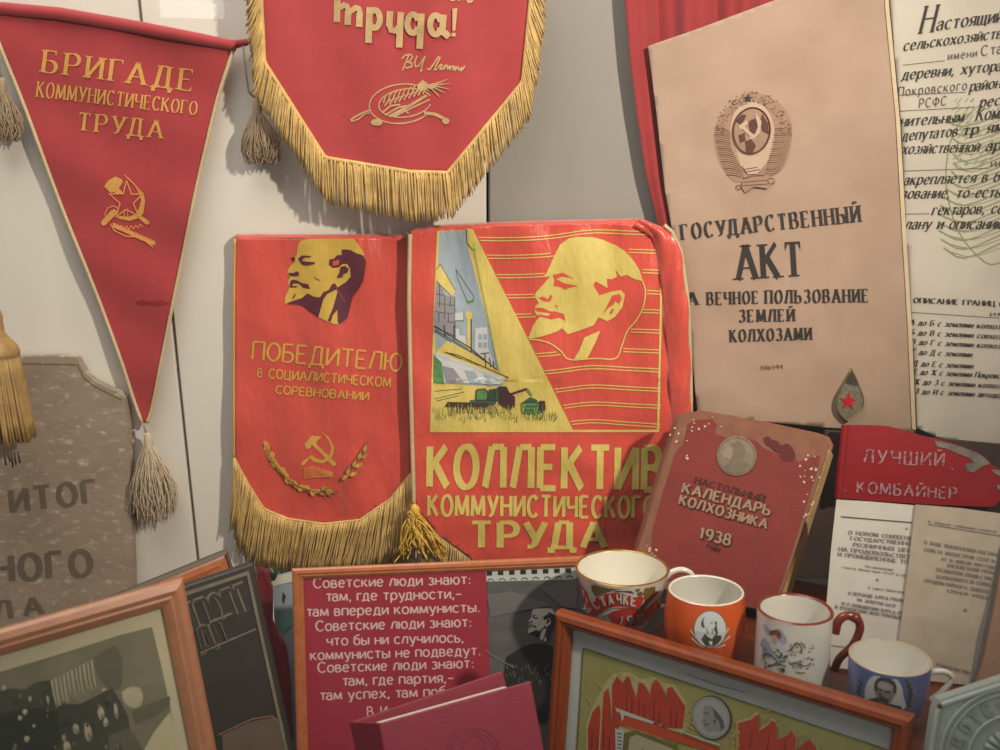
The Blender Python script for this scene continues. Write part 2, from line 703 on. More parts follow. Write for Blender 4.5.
def tassel_strands(mb, top, bottom, w0, w1, n, mat, r=0.0007, seed=1, frizz=1.0, belly=.35):
    """a bundle of threads from a knot at 'top' to 'bottom' (world points), widths in metres"""
    rr = random.Random(seed)
    top, bottom = Vector(top), Vector(bottom)
    ax = (bottom - top)
    L = ax.length
    ax.normalize()
    s = Vector((1, 0, 0))
    s = (s - ax * s.dot(ax)).normalized()
    q = ax.cross(s)
    for i in range(n):
        th = rr.uniform(0, 6.283)
        k = math.sqrt(rr.uniform(.05, 1))
        ln = L * rr.uniform(.84, 1.04)
        pts = []
        for j in range(6):
            t = j / 5
            wd_ = w0 + (w1 - w0) * (1 - (1 - t) ** 2) * (1 + belly * math.sin(t * 3.14)) / (1)
            wob = frizz * .0012 * t
            pts.append(top + ax * ln * t + s * (math.cos(th) * wd_ * k + rr.gauss(0, wob)) + q * (math.sin(th) * wd_ * k * .7 + rr.gauss(0, wob)))
        tube(mb, pts, [r, r, r, r, r, r * .6], mat, 3, False)


def frame_ring(mb, P, u0, u1, v0, v1, prof, mat):
    """mitred moulding: prof = [(distance inward from outer edge, height above plane)]"""
    V, F = [], []
    cs = [(u0, v0, 1, 1), (u1, v0, -1, 1), (u1, v1, -1, -1), (u0, v1, 1, -1)]
    n = len(prof)
    for (u, v, su, sv) in cs:
        for d, hgt in prof:
            V.append(P.O + P.U * (u + su * d) + P.V * (v + sv * d) + P.N * hgt)
    for c in range(4):
        c2 = (c + 1) % 4
        for i in range(n):
            j = (i + 1) % n
            F.append((c * n + i, c2 * n + i, c2 * n + j, c * n + j))
    # each rail keeps its own corner vertices so the mitres stay crisp
    VV, FF = [], []
    for f in F:
        b = len(VV)
        VV += [V[i] for i in f]
        FF.append((b, b + 1, b + 2, b + 3))
    mb.add(VV, FF, mat)
    return mb


def rot_plane(P, px0, px1, flip=False):
    """the same plane with its axes turned so that U runs along the line px0 -> px1, origin at px0"""
    a = P.pix(*px0)
    b = P.pix(*px1)
    Q = Plane(a)
    Q.N = P.N.copy()
    Q.U = (b - a).normalized()
    Q.V = Q.N.cross(Q.U)
    Q.h = None
    return Q, (b - a).length


# ------------------------------------------------------------------ materials


def lin(c):
    c = c.lstrip('#')
    out = []
    for i in (0, 2, 4):
        x = int(c[i:i + 2], 16) / 255
        out.append(x / 12.92 if x <= .04045 else ((x + .055) / 1.055) ** 2.4)
    return (*out, 1)


_mats = {}


def mat(name, color, rough=.6, var=0.0, vscale=40, bump=0.0, bscale=200, metal=0.0, sheen=0.0, color2=None, patch=None, spec=.5, stretch=None, coat=0.0, weave=0, bdist=.001):
    """principled surface with procedural colour variation, bump, optional worn patches"""
    if name in _mats:
        return _mats[name]
    m = bpy.data.materials.new(name)
    m.use_nodes = True
    nt = m.node_tree
    N, Lk = nt.nodes, nt.links
    b = N['Principled BSDF']
    b.inputs['Roughness'].default_value = rough
    b.inputs['Metallic'].default_value = metal
    b.inputs['Specular IOR Level'].default_value = spec
    b.inputs['Sheen Weight'].default_value = sheen
    b.inputs['Coat Weight'].default_value = coat
    c = lin(color)
    b.inputs['Base Color'].default_value = c
    tc = N.new('ShaderNodeTexCoord')
    mp = N.new('ShaderNodeMapping')
    Lk.new(tc.outputs['Object'], mp.inputs[0])
    if stretch:
        mp.inputs['Scale'].default_value = stretch
    src = None
    if var or color2:
        nz = N.new('ShaderNodeTexNoise')
        nz.inputs['Scale'].default_value = vscale
        nz.inputs['Detail'].default_value = 6
        nz.inputs['Roughness'].default_value = .65
        Lk.new(mp.outputs[0], nz.inputs['Vector'])
        mx = N.new('ShaderNodeMix')
        mx.data_type = 'RGBA'
        ramp = N.new('ShaderNodeMapRange')
        ramp.inputs['From Min'].default_value = .3
        ramp.inputs['From Max'].default_value = .7
        Lk.new(nz.outputs['Fac'], ramp.inputs[0])
        Lk.new(ramp.outputs[0], mx.inputs['Factor'])
        if color2:
            mx.inputs['A'].default_value = c
            mx.inputs['B'].default_value = lin(color2)
        else:
            mx.inputs['A'].default_value = tuple(x * (1 - var) for x in c[:3]) + (1,)
            mx.inputs['B'].default_value = tuple(min(1, x * (1 + var)) for x in c[:3]) + (1,)
        src = mx.outputs['Result']
    if patch:
        pc, scale, thr, soft = patch
        n2 = N.new('ShaderNodeTexNoise')
        n2.inputs['Scale'].default_value = scale
        n2.inputs['Detail'].default_value = 8
        n2.inputs['Roughness'].default_value = .7
        Lk.new(mp.outputs[0], n2.inputs['Vector'])
        r2 = N.new('ShaderNodeMapRange')
        r2.inputs['From Min'].default_value = thr
        r2.inputs['From Max'].default_value = thr + soft
        Lk.new(n2.outputs['Fac'], r2.inputs[0])
        m2 = N.new('ShaderNodeMix')
        m2.data_type = 'RGBA'
        Lk.new(r2.outputs[0], m2.inputs['Factor'])
        if src:
            Lk.new(src, m2.inputs['A'])
        else:
            m2.inputs['A'].default_value = c
        m2.inputs['B'].default_value = lin(pc)
        src = m2.outputs['Result']
    if src:
        Lk.new(src, b.inputs['Base Color'])
    if bump:
        bp = N.new('ShaderNodeBump')
        bp.inputs['Strength'].default_value = bump
        bp.inputs['Distance'].default_value = bdist
        if weave:
            wv = N.new('ShaderNodeTexWave')
            wv.inputs['Scale'].default_value = weave
            wv.inputs['Distortion'].default_value = 1.0
            wv.bands_direction = 'Z'
            Lk.new(mp.outputs[0], wv.inputs['Vector'])
            Lk.new(wv.outputs['Fac'], bp.inputs['Height'])
        else:
            n3 = N.new('ShaderNodeTexNoise')
            n3.inputs['Scale'].default_value = bscale
            n3.inputs['Detail'].default_value = 4
            Lk.new(mp.outputs[0], n3.inputs['Vector'])
            Lk.new(n3.outputs['Fac'], bp.inputs['Height'])
        Lk.new(bp.outputs[0], b.inputs['Normal'])
    _mats[name] = m
    return m


def glass_mat(name, refl=1.0, rough=0.0):
    m = bpy.data.materials.new(name)
    m.use_nodes = True
    nt = m.node_tree
    nt.nodes.clear()
    out = nt.nodes.new('ShaderNodeOutputMaterial')
    tr = nt.nodes.new('ShaderNodeBsdfTransparent')
    tr.inputs[0].default_value = (.97, .98, .97, 1)
    gl = nt.nodes.new('ShaderNodeBsdfGlossy')
    gl.inputs['Roughness'].default_value = rough
    lw = nt.nodes.new('ShaderNodeLayerWeight')
    lw.inputs[0].default_value = .5
    pw = nt.nodes.new('ShaderNodeMath')
    pw.operation = 'POWER'
    pw.inputs[1].default_value = 5
    nt.links.new(lw.outputs['Facing'], pw.inputs[0])
    fr = nt.nodes.new('ShaderNodeMath')
    fr.operation = 'MULTIPLY_ADD'
    fr.inputs[1].default_value = .96
    fr.inputs[2].default_value = .04
    nt.links.new(pw.outputs[0], fr.inputs[0])
    mu = nt.nodes.new('ShaderNodeMath')
    mu.operation = 'MULTIPLY'
    mu.inputs[1].default_value = refl
    mx = nt.nodes.new('ShaderNodeMixShader')
    nt.links.new(fr.outputs[0], mu.inputs[0])
    nt.links.new(mu.outputs[0], mx.inputs[0])
    nt.links.new(tr.outputs[0], mx.inputs[1])
    nt.links.new(gl.outputs[0], mx.inputs[2])
    nt.links.new(mx.outputs[0], out.inputs[0])
    return m
# ================================================================== palette
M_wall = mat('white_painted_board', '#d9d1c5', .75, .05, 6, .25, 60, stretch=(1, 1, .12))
M_wallgrey = mat('grey_board', '#938c85', .75, .06, 6, .2, 60, stretch=(1, 1, .12))  # right-hand board, an even grey darker than the other two
M_floor = mat('dark_stained_floor', '#4a2c1e', .6, .2, 20)
M_red = mat('dull_red_cloth', '#a22d31', .8, .08, 30, .3, 900, sheen=.3)
M_redhex = mat('deep_red_cloth', '#a73032', .75, .08, 25, .3, 900, sheen=.3)
M_satin = mat('red_satin', '#cb4c3f', .36, .07, 14, .75, 30, sheen=.35, bdist=.006, stretch=(1.5, 1, .5))
M_satin2 = mat('bright_red_satin', '#cf4e3f', .30, .07, 14, .9, 30, sheen=.35, bdist=.006, stretch=(1.5, 1, .5))
M_back = mat('dark_red_lining', '#8f1f22', .8, .1, 30)
M_gold = mat('gold_thread_lettering', '#cb9248', .6, .12, 300)
M_goldp = mat('pale_gold_print', '#b8976a', .5, .25, 60)
M_olive = mat('dull_gold_print', '#cf9a45', .6, .15, 80)
M_ochre = mat('ochre_print', '#c6a044', .6, .1, 90)
M_plum = mat('plum_print', '#561d2c', .7, .12, 200)
M_yel = mat('yellow_print', '#d0b963', .5, .06, 60, .8, 30, bdist=.006, stretch=(1.5, 1, .5))
M_fringe = mat('golden_fringe_thread', '#c8a463', .65, .25, 60)
M_fringe2 = mat('dull_fringe_thread', '#b8965a', .7, .3, 60)
M_braid = mat('cream_braid', '#c3ac85', .8, .15, 500, .6, 600)
M_tassel = mat('brown_beige_thread', '#9c8468', .85, .25, 80)
M_tassel2 = mat('cream_thread', '#c2ad92', .85, .2, 80)
M_cord = mat('grey_cord', '#8b7d6c', .85, .2, 300)
M_sky = mat('blue_grey_print', '#97a3ad', .5, .06, 60, .8, 30, bdist=.006, stretch=(1.5, 1, .5))
M_line = mat('dark_line_print', '#3a2e22', .7)
M_green = mat('green_print', '#4f7f4a', .7, .25, 200)
M_dgreen = mat('dark_green_print', '#2e5440', .7, .2, 200)
M_lgrey = mat('pale_grey_print', '#c2c4c0', .7, .05, 100)
M_mgrey = mat('mauve_grey_print', '#8d868c', .7, .05, 100)

# ================================================================== the case itself
FLOOR_Z, SHELF_Z = .40, .66
WALL = Plane(Vector((0, 0, 0)))


def wxz(px, py):
    p = WALL.pix(px, py)
    return p.x, p.z


def board(name, xl0, xl1, xr0, xr1, m, zb=.2, zt_=1.75):
    """one plank: bottom / top x of its left and right edges"""
    mb = MB()
    bm = bmesh.new()
    vs = [bm.verts.new(p) for p in ((xl0, 0, zb), (xr0, 0, zb), (xr1, 0, zt_), (xl1, 0, zt_), (xl0, .02, zb), (xr0, .02, zb), (xr1, .02, zt_), (xl1, .02, zt_))]
    for f in ((0, 1, 2, 3), (5, 4, 7, 6), (4, 0, 3, 7), (1, 5, 6, 2), (3, 2, 6, 7), (4, 5, 1, 0)):
        bm.faces.new([vs[i] for i in f])
    bmesh.ops.bevel(bm, geom=bm.edges[:], offset=.0015, segments=2, affect='EDGES')
    bm.verts.index_update()
    mb.add([v.co for v in bm.verts], [[q.index for q in f.verts] for f in bm.faces], m)
    bm.free()
    return structure(mb.build(name))


a, b = wxz(138, 0), wxz(197, 560)
sl = (b[0] - a[0]) / (b[1] - a[1])
sx = lambda z: a[0] + sl * (z - a[1])
c2 = wxz(487, 190)[0]
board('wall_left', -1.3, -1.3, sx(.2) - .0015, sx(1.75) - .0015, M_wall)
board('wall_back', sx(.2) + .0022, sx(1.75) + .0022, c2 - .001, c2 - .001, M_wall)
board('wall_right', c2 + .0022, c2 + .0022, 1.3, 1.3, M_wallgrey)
mb = MB()
box(mb, WALL, -1.3, 1.3, .2, 1.75, -.034, -.0215, mat('dark_backing_board', '#2a231d', .9))
structure(mb.build('trim_1'))
FLR = Plane(Vector((0, 0, 0)))
mb = MB()
box(mb, FLR, -1.3, 1.3, FLOOR_Z - .04, FLOOR_Z, .0, .75, M_floor, .004)
structure(mb.build('floor'))

# ================================================================== red triangular pennant
PEN = Plane(Vector((-.3, -.017, .9)), 0, 0, lambda u, v: .0022 * math.sin(u * 55 + v * 9) * math.sin(v * 21 + 1) + .0016 * math.sin(v * 60 + u * 30))
loc = PEN.pix(145, 425)
pen = thing('pennant', 'red triangular pennant with gold lettering and star emblem hanging on the white boards', 'pennant', loc)
left = [(-14, 6), (0, 46), (25, 108), (60, 203), (96, 293), (120, 358), (133, 398), (142, 423)]
right = [(234, 47), (228, 66), (218, 97), (208, 138), (196, 190), (184, 250), (170, 318), (160, 368), (152, 408), (147, 423)]
mb = MB().art(PEN, [fill(left + right[::-1], M_red, 5)], 0)
solidify(mb.build('cloth', pen, True), .0012)
M_stain = mat('dark_red_stain', '#8a2028', .8)
MB().art(PEN, [fill([(135, 302), (143, 300), (152, 302), (160, 300), (170, 303), (160, 306), (150, 304), (142, 306)], M_stain)], .0006, .0001).build('stain', pen)
# rolled hem over the stick
mb = MB()
P = [(-16, 6.5), (60, 13.5), (140, 27.5), (200, 39), (236, 46)]
tube(mb, [PEN.pix(x, y, .003) for x, y in P], [.0066, .0068, .0068, .0064, .0056], M_red, 16)
mb.build('hem', pen, True, angle=50)
mb = MB()
tube(mb, [PEN.pix(232, 45, .002), PEN.pix(248, 42, .002)], [.0050, .0036], M_red, 12)
mb.build('hem_end', pen, True, angle=50)
mb = MB()
for e in (left, right):
    tube(mb, [PEN.pix(x, y, .001) for x, y in sm2(e, 4)], .0022, M_braid, 8)
mb.build('braid_edging', pen, True)
T = []
T.append(text('БРИГАДЕ', 39, 71.5, 191, 91, 22, M_gold, thick=.2, thin=.05, serif=.09, track=.46, h1=21))
T.append(text('КОММУНИСТИЧЕСКОГО', 35, 96.5, 197, 115, 15.5, M_gold, thick=.22, thin=.05, serif=.07, track=.34, h1=13))
T.append(text('ТРУДА', 78, 130, 164, 138.5, 17.5, M_gold, thick=.2, thin=.05, serif=.09, track=.44))
MB().art(PEN, T, .0012, .0001).build('lettering', pen)
Z = zt(90, 165, 8.33)
M_ol = mat('orange_gold_thread', '#d98a4e', .6, .1, 300)
I = [fill(Z([(118, 180), (150, 130), (210, 95), (262, 118), (272, 140), (262, 165), (240, 190), (275, 235), (262, 246), (215, 240), (200, 225), (170, 232)]), M_gold),
     fill(Z([(285, 80), (330, 115), (400, 190), (445, 240), (460, 300), (445, 400), (415, 440), (330, 465), (250, 450), (210, 430), (260, 425), (330, 430), (385, 405), (412, 350), (425, 290), (410, 240), (380, 190), (340, 140)]), M_gold),
     fill(Z([(400, 420), (430, 425), (490, 465), (495, 490), (470, 498), (410, 450)]), M_gold),
     fill(Z([(90, 480), (105, 455), (180, 375), (205, 368), (225, 385), (222, 405), (130, 500), (105, 506)]), M_gold),
     stroke(Z([(130, 440), (125, 400), (150, 355), (195, 340), (230, 360), (235, 395)]), 1.1, M_ol),
     stroke(Z([(305, 130), (345, 245), (440, 240), (360, 320), (405, 425), (300, 370), (215, 430), (250, 320), (160, 240), (275, 240)]), 1.3, M_ol, True),
     stroke(Z([(285, 82), (440, 235)]), 1.0, M_ol)]
for x in (285, 312):
    I.append(stroke(Z([(x, 385), (x, 425)]), .9, M_ol))
g = []
for i in range(14):
    x = 185 + i * 19
    y = 500 + 22 * math.sin(i / 13 * 3.1)
    g += [(x, y + (12 if i % 2 else -10)), (x + 12, y + (12 if i % 2 else -10))]
I.append(stroke(Z(g), .9, M_ol))
for i in range(15):
    t = i / 14
    cx, cy = 185 + 320 * t, 510 + 70 * math.sin(t * 1.7) + 70 * t * t
    for s_ in (-1, 1):
        I.append(fill(Z([(cx, cy), (cx + 22, cy + s_ * 24 - 6), (cx + 44, cy + s_ * 12 + 16), (cx + 26, cy + 4)]), M_ol if (i + s_) % 3 else M_gold))
I.append(stroke(Z([(170, 490), (200, 545), (290, 590), (390, 600), (470, 640), (525, 685)]), 1.2, M_ol))
MB().art(PEN, I, .0010, .00015).build('emblem', pen)


def hung_tassel(parent, surf, cord, top, bottom, w1, m, off, seed, n=110, knot=.006):
    mb = MB()
    A, B = surf.pix(*top, off), surf.pix(*bottom, off)
    ax = (B - A).normalized()
    tassel_strands(mb, A + ax * .010, B, .0055, w1, n * 2, m, .0007, seed, 2.2, .45)
    ax = (B - A).normalized()
    tube(mb, [A - ax * .007, A - ax * .003, A + ax * .004, A + ax * .012, A + ax * .020], [.002, knot * .7, knot * .9, knot * .8, knot * 1.1], m, 12)
    t = mb.build('tassel', parent, True)
    mb = MB()
    tube(mb, [surf.pix(x, y, off) for x, y in cord] + [A - ax * .005], .0014, M_cord, 6)
    mb.build('tassel_cord', t, True)
    return t


FLATW = Plane(Vector((0, 0, .9)))
hung_tassel(pen, FLATW, [(144, 424), (145, 430)], (148, 438), (157, 517), .024, M_tassel2, .021, 3, 130)
hung_tassel(pen, FLATW, [(243, 46), (246, 75), (249, 92)], (257, 104), (262, 163), .019, M_tassel, .021, 4, 150)
hung_tassel(pen, FLATW, [(-13, 6), (-6, 40), (0, 70)], (2, 84), (5, 140), .017, M_tassel, .021, 5, 130)

# ================================================================== big fringed banner at the top
HEX = Plane(Vector((-.1, -.046, 1.0)), 0, 0, lambda u, v: .0025 * math.sin(u * 30 + 1) + .0015 * math.sin(u * 70 + v * 20))
hexb = thing('banner', 'deep red six-sided banner with golden fringe hung highest on the wall', 'banner', HEX.pix(400, 175))
ol = [(259, -60), (261, 0), (264, 62), (276, 92), (300, 127), (325, 158), (345, 164), (372, 167), (410, 172), (448, 173), (485, 128), (523, 82), (528, 40), (531, 0), (532, -60)]
solidify(MB().art(HEX, [fill(ol, M_redhex, 6)], 0).build('cloth', hexb, True), .0015)
mb = MB()
tops = [(259, -60), (261, 0), (264, 62), (325, 158), (410, 172), (448, 173), (523, 82), (531, 0), (532, -60)]
ends = [(246, -35), (249, 30), (256, 98), (327, 203), (410, 221), (451, 218), (529, 120), (544, 34), (546, -30)]
fringe(mb, HEX, along(tops[:3], 40), along(ends[:3], 40), 130, M_fringe, .0009, .002, 1.6, .6, 11)
fringe(mb, HEX, along(tops[2:4], 40), along(ends[2:4], 40), 100, M_fringe, .0009, .002, 1.2, .5, 12)
fringe(mb, HEX, along(tops[3:6], 40), along(ends[3:6], 40), 135, M_fringe, .0009, .002, 1.2, .4, 13)
fringe(mb, HEX, along(tops[5:7], 40), along(ends[5:7], 40), 110, M_fringe, .0009, .002, 1.2, .4, 14)
fringe(mb, HEX, along(tops[6:], 40), along(ends[6:], 40), 130, M_fringe, .0009, .002, 1.6, .6, 15)
fr = mb.build('fringe', hexb, True)
mb = MB()
tube(mb, [HEX.pix(x, y, .002) for x, y in along(tops, 120)], .0026, M_fringe, 8)
mb.build('fringe_heading', fr, True)
Z = zt(320, 0, 6.25)
TW = 6.6


def S(pts, w=TW, m=M_goldp):
    return stroke(Z(pts), w, m)


I = [text('КОММУНИСТИЧЕСКОГО', 322, -15, 474, 2.4, 14, M_goldp, thick=.3, thin=.18, serif=0),
     S([(108, 2), (105, 138)]), S([(172, 152), (176, 60), (168, 38), (150, 30), (118, 52)], 5.2), S([(246, 168), (250, 75), (240, 52), (222, 48), (182, 78)], 5.2), S([(172, 155), (176, 70)]), S([(244, 168), (248, 82)]),
     S([(310, 45), (302, 268)]), S(_e(340, 118, 34, 56, -150, 150), 6), S([(438, 70), (432, 165)]), S([(432, 150), (445, 188), (468, 192), (495, 165)], 5.4), S([(505, 75), (494, 297)]),
     S(_e(580, 148, 34, 58, 20, 340), 6), S([(634, 85), (622, 305)]), S(_e(722, 155, 34, 60, 20, 340), 6), S([(772, 92), (764, 195), (790, 218), (808, 205)]),
     fill(Z([(828, 55), (858, 50), (846, 190), (828, 195)]), M_goldp), fill(Z([(824, 206), (848, 206), (846, 228), (822, 228)]), M_goldp)]
MB().art(HEX, I, .0010, .00015).build('lettering', hexb)
Z = zt(340, 40, 7.14)
I = []
for q in ([(445, 218), (470, 160), (490, 110)], [(440, 135), (465, 108), (505, 103), (518, 120), (500, 148), (478, 158)], [(478, 158), (512, 165), (510, 190), (480, 200), (450, 190)],
          [(550, 112), (532, 165), (540, 190), (562, 185), (608, 115)], [(608, 115), (590, 165), (575, 225), (590, 212)], [(620, 208), (640, 210), (670, 170), (700, 122), (720, 128)], [(715, 125), (690, 175), (675, 212), (695, 210)],
          sm2([(700, 205), (712, 180), (728, 178), (715, 208), (735, 205), (750, 178), (742, 208), (760, 182), (770, 185), (766, 208), (785, 186), (782, 212), (800, 188), (812, 190), (806, 215), (826, 192), (822, 216), (842, 194), (850, 215), (868, 196), (866, 220), (892, 185)], 2)):
    I.append(stroke(Z(q), 1.5, M_goldp))
MB().art(HEX, I, .0010, .00015).build('signature', hexb)
I = []
for q, w in ((ell(440, 455, 232, 140, 40, 330, rot=-6), 1.4), (ell(465, 450, 190, 100, 20, 345, rot=-8), 1.2), (ell(440, 455, 232, 140, 330, 300, rot=-6), 1.0),
             ([(75, 575), (95, 555), (170, 515), (215, 500)], 1.8), ([(80, 582), (130, 565), (180, 525), (215, 520)], 1.2), ([(350, 545), (460, 490), (620, 395)], 2.6), ([(380, 548), (500, 490), (640, 425)], 1.6),
             ([(300, 520), (360, 470), (430, 460)], 1.6), ([(320, 535), (420, 480), (480, 470)], 1.6), ([(600, 520), (680, 530), (770, 575)], 3.2), ([(470, 510), (490, 525)], 1.6)):
    I.append(stroke(Z(q), w, M_goldp))
I.append(fill(Z(ell(262, 588, 42, 24)), M_goldp))
I.append(fill(Z(ell(755, 578, 26, 22)), M_goldp))
for i in range(9):
    x, y = 310 + i * 34, 450 - i * 11
    I.append(stroke(Z([(x, y), (x + 12, y - 45), (x + 34, y - 66)]), 1.6, M_goldp, w2=.6))
    I.append(stroke(Z([(x + 8, y + 22), (x + 34, y - 16), (x + 62, y - 26)]), 1.5, M_goldp, w2=.6))
I.append(fill(Z([(550, 320), (590, 285), (625, 310), (640, 340), (590, 360), (555, 352)]), M_goldp))
for dx, dy in ((150, -50), (170, -20), (160, 20), (130, 50), (90, 75)):
    I.append(stroke(Z([(610, 330), (610 + dx * .5, 325 + dy * .3), (620 + dx, 330 + dy)]), 2.4, M_goldp, w2=.5))
MB().art(HEX, I, .0010, .00015).build('emblem', hexb)

# ================================================================== left satin banner
def hl(u, v):
    return .0028 * math.sin(u * 48 + .6) * (.4 + .6 * math.sin(v * 8 + 2) ** 2) + .0014 * math.sin(u * 95 + v * 16) + .0008 * math.sin(v * 45 + u * 20) + .0028 * noise.noise(Vector((u * 32, v * 12, 4)))


LB = Plane(at_y(320, 380, -.017), 0, 0, hl)
lbn = thing('banner', 'red satin banner with a small ochre portrait at its top edge and fringed foot', 'banner', LB.pix(320, 524))
ol = [(235, 238), (290, 239), (350, 238), (410, 236), (411, 300), (412, 390), (411, 474), (389, 499), (360, 519), (324, 524), (288, 519), (264, 509), (248, 485), (234, 459), (234, 390), (234, 300)]
o = MB().art(LB, [fill(ol, M_satin, 4)], 0).build('cloth', lbn, True)
solidify(o, .0014)
# top edge folds back over a hidden rod
mb = MB()
V, F = [], []
n = 40
for j in range(6):
    a = R(90 * j / 5)
    for i in range(n + 1):
        x = 235 + (410 - 235) * i / n
        p = LB.pix(x, 238.2, 0)
        V.append(p + Vector((0, .012 * (1 - math.cos(a)) , .004 * math.sin(a))))
for j in range(5):
    for i in range(n):
        F.append((j * (n + 1) + i, j * (n + 1) + i + 1, (j + 1) * (n + 1) + i + 1, (j + 1) * (n + 1) + i))
mb.add(V, F, M_satin)
solidify(mb.build('top_fold', lbn, True), .001)
mb = MB()
tops = [(234, 459), (248, 485), (264, 510), (288, 520), (324, 525), (360, 521), (389, 501), (411, 475)]
ends = [(232, 520), (240, 552), (256, 566), (288, 571), (324, 572), (360, 571), (389, 566), (408, 556)]
fringe(mb, LB, tops, ends, 170, M_fringe, .0009, .003, 1.8, 1.2, 21)
fringe(mb, LB, tops, ends, 150, M_fringe, .0008, .001, 2.0, 1.2, 22)
fr = mb.build('fringe', lbn, True)
mb = MB()
for k in range(3):
    tube(mb, [LB.pix(x, y - 1 + k * 2.6, .0025) for x, y in along(tops, 80)], .0017, M_fringe, 6)
mb.build('fringe_heading', fr, True)
mb = MB()
tube(mb, [LB.pix(x, y, .001) for x, y in along([(235, 239), (234, 300), (234, 390), (234, 459)], 40)], .0013, mat('yellow_edging', '#c9a04a', .6), 6)
mb.build('edging', lbn, True)
T = [text('ПОБЕДИТЕЛЮ', 251, 359, 402, 371.5, 17.5, M_olive, 'nib', thick=.15, thin=.11, serif=0, track=.22),
     text('В', 257, 376.5, 262, 377, 8, M_olive, 'nib', thick=.2, thin=.16, serif=0),
     text('СОЦИАЛИСТИЧЕСКОМ', 268, 378, 391, 387, 9, M_olive, 'nib', thick=.2, thin=.16, serif=0, track=.24),
     text('СОРЕВНОВАНИИ', 275, 393.5, 369, 400.5, 8, M_olive, 'nib', thick=.2, thin=.16, serif=0, track=.24)]
MB().art(LB, T, .001, .0001).build('lettering', lbn)
Z = zt(270, 230, 7.5)
head = [(225, 82), (300, 68), (420, 62), (560, 64), (625, 66), (665, 110), (700, 165), (720, 230), (712, 300), (700, 380), (660, 450), (620, 500), (600, 580), (580, 660), (520, 708), (480, 705), (440, 690), (362, 655), (300, 612), (240, 565), (180, 555), (115, 558), (110, 530), (118, 490), (140, 450), (150, 425), (135, 395), (140, 375), (150, 355), (128, 325), (132, 300), (160, 262), (185, 240), (165, 215), (185, 205), (200, 190), (205, 130)]
dark = [[(540, 185), (535, 150), (555, 145), (600, 148), (650, 175), (700, 190), (720, 230), (712, 300), (700, 380), (660, 450), (620, 500), (600, 580), (580, 660), (520, 708), (508, 690), (505, 600), (470, 640), (455, 690), (432, 680), (470, 590), (505, 470), (500, 445), (430, 480), (400, 520), (380, 590), (362, 655), (300, 612), (240, 565), (180, 555), (115, 556), (150, 538), (240, 510), (280, 475), (330, 500), (375, 505), (400, 465), (440, 450), (465, 405), (490, 400), (505, 430), (570, 390), (605, 350), (600, 290), (580, 255), (545, 255), (515, 280), (470, 285), (440, 262), (445, 220), (480, 215), (500, 190)],
        [(150, 385), (170, 370), (205, 378), (240, 398), (285, 405), (300, 442), (250, 436), (215, 402), (175, 402), (165, 420), (210, 420), (195, 432), (150, 432)],
        [(135, 322), (175, 322), (200, 310), (218, 318), (215, 345), (180, 348), (150, 345)],
        [(210, 215), (240, 190), (310, 195), (300, 206), (255, 206), (240, 232), (285, 238), (335, 240), (335, 255), (280, 268), (245, 262), (228, 245)], [(155, 208), (188, 203), (186, 230), (172, 238)],
        [(500, 358), (520, 320), (530, 275), (565, 270), (590, 290), (580, 320), (545, 335), (550, 350), (520, 360)]]
I = [fill(Z(head), M_ochre, 3)] + [fill(Z(q), M_plum, 3) for q in dark]
I += [stroke(Z([(170, 515), (190, 480)]), 1.2, M_plum), stroke(Z([(330, 355), (375, 380)]), .6, M_plum), stroke(Z([(500, 440), (565, 545)]), .5, M_satin), fill(Z([(470, 235), (520, 225), (515, 262), (470, 268)]), M_satin)]
MB().art(LB, I, .001, .00015).build('portrait_print', lbn)
Z = zt(250, 420, 7.14)
I = [fill(Z([(388, 175), (440, 112), (510, 118), (480, 152), (470, 168), (545, 240), (612, 305), (612, 328), (590, 330), (520, 255), (455, 190), (440, 178), (430, 200), (405, 208)]), M_olive),
     fill(Z([(490, 72), (560, 120), (600, 190), (598, 240), (570, 288), (510, 312), (455, 298), (425, 272), (385, 325), (365, 318), (370, 300), (440, 250), (470, 275), (520, 285), (560, 262), (580, 215), (570, 165), (535, 110)]), M_olive)]
M_wr = mat('dark_olive_print', '#6d5427', .7, .2, 200)
path = sm2([(118, 180), (150, 270), (230, 380), (320, 460), (420, 500), (500, 515)], 5)
for i, (x, y) in enumerate(along(path, 26)):
    s_ = 1 - .3 * abs(i / 25 - .4)
    I.append(fill(Z(ell(x + random.uniform(-14, 14), y + random.uniform(-16, 16), 26 * s_, 17 * s_, rot=40 + random.uniform(-40, 40))), M_olive))
    I.append(stroke(Z(ell(x + random.uniform(-10, 10), y + random.uniform(-10, 10), 20 * s_, 12 * s_, 0, 250)), .55, M_wr))
I.append(stroke(Z(path + [(560, 560)]), .7, M_wr))
for (x, y, a_, l) in [(650, 430, -38, 90), (690, 395, -70, 80), (700, 400, -20, 90), (735, 345, -72, 85), (745, 340, -28, 80), (775, 290, -75, 85), (790, 280, -35, 75), (810, 240, -72, 95), (500, 510, -38, 85), (525, 500, 8, 110), (540, 515, 25, 60), (490, 520, 14, 60)]:
    c_, s_ = math.cos(R(a_)), math.sin(R(a_))
    leaf = [(0, 0), (.35 * l, -.17 * l), (l, 0), (.35 * l, .17 * l)]
    I.append(fill(Z([(x + p * c_ - q * s_, y + p * s_ + q * c_) for p, q in leaf]), M_olive))
    I.append(stroke(Z([(x + p * c_ - q * s_, y + p * s_ + q * c_) for p, q in leaf]), .7, M_wr, True))
    I.append(stroke(Z([(x, y), (x + l * c_, y + l * s_)]), .6, M_wr))
for i in range(6):
    I.append(stroke(Z(sm2([(385, 345 + i * 14), (450, 335 + i * 14), (520, 355 + i * 10), (590, 375 + i * 5)], 3)), .6, M_olive))
MB().art(LB, I, .0008, .00015).build('emblem', lbn)

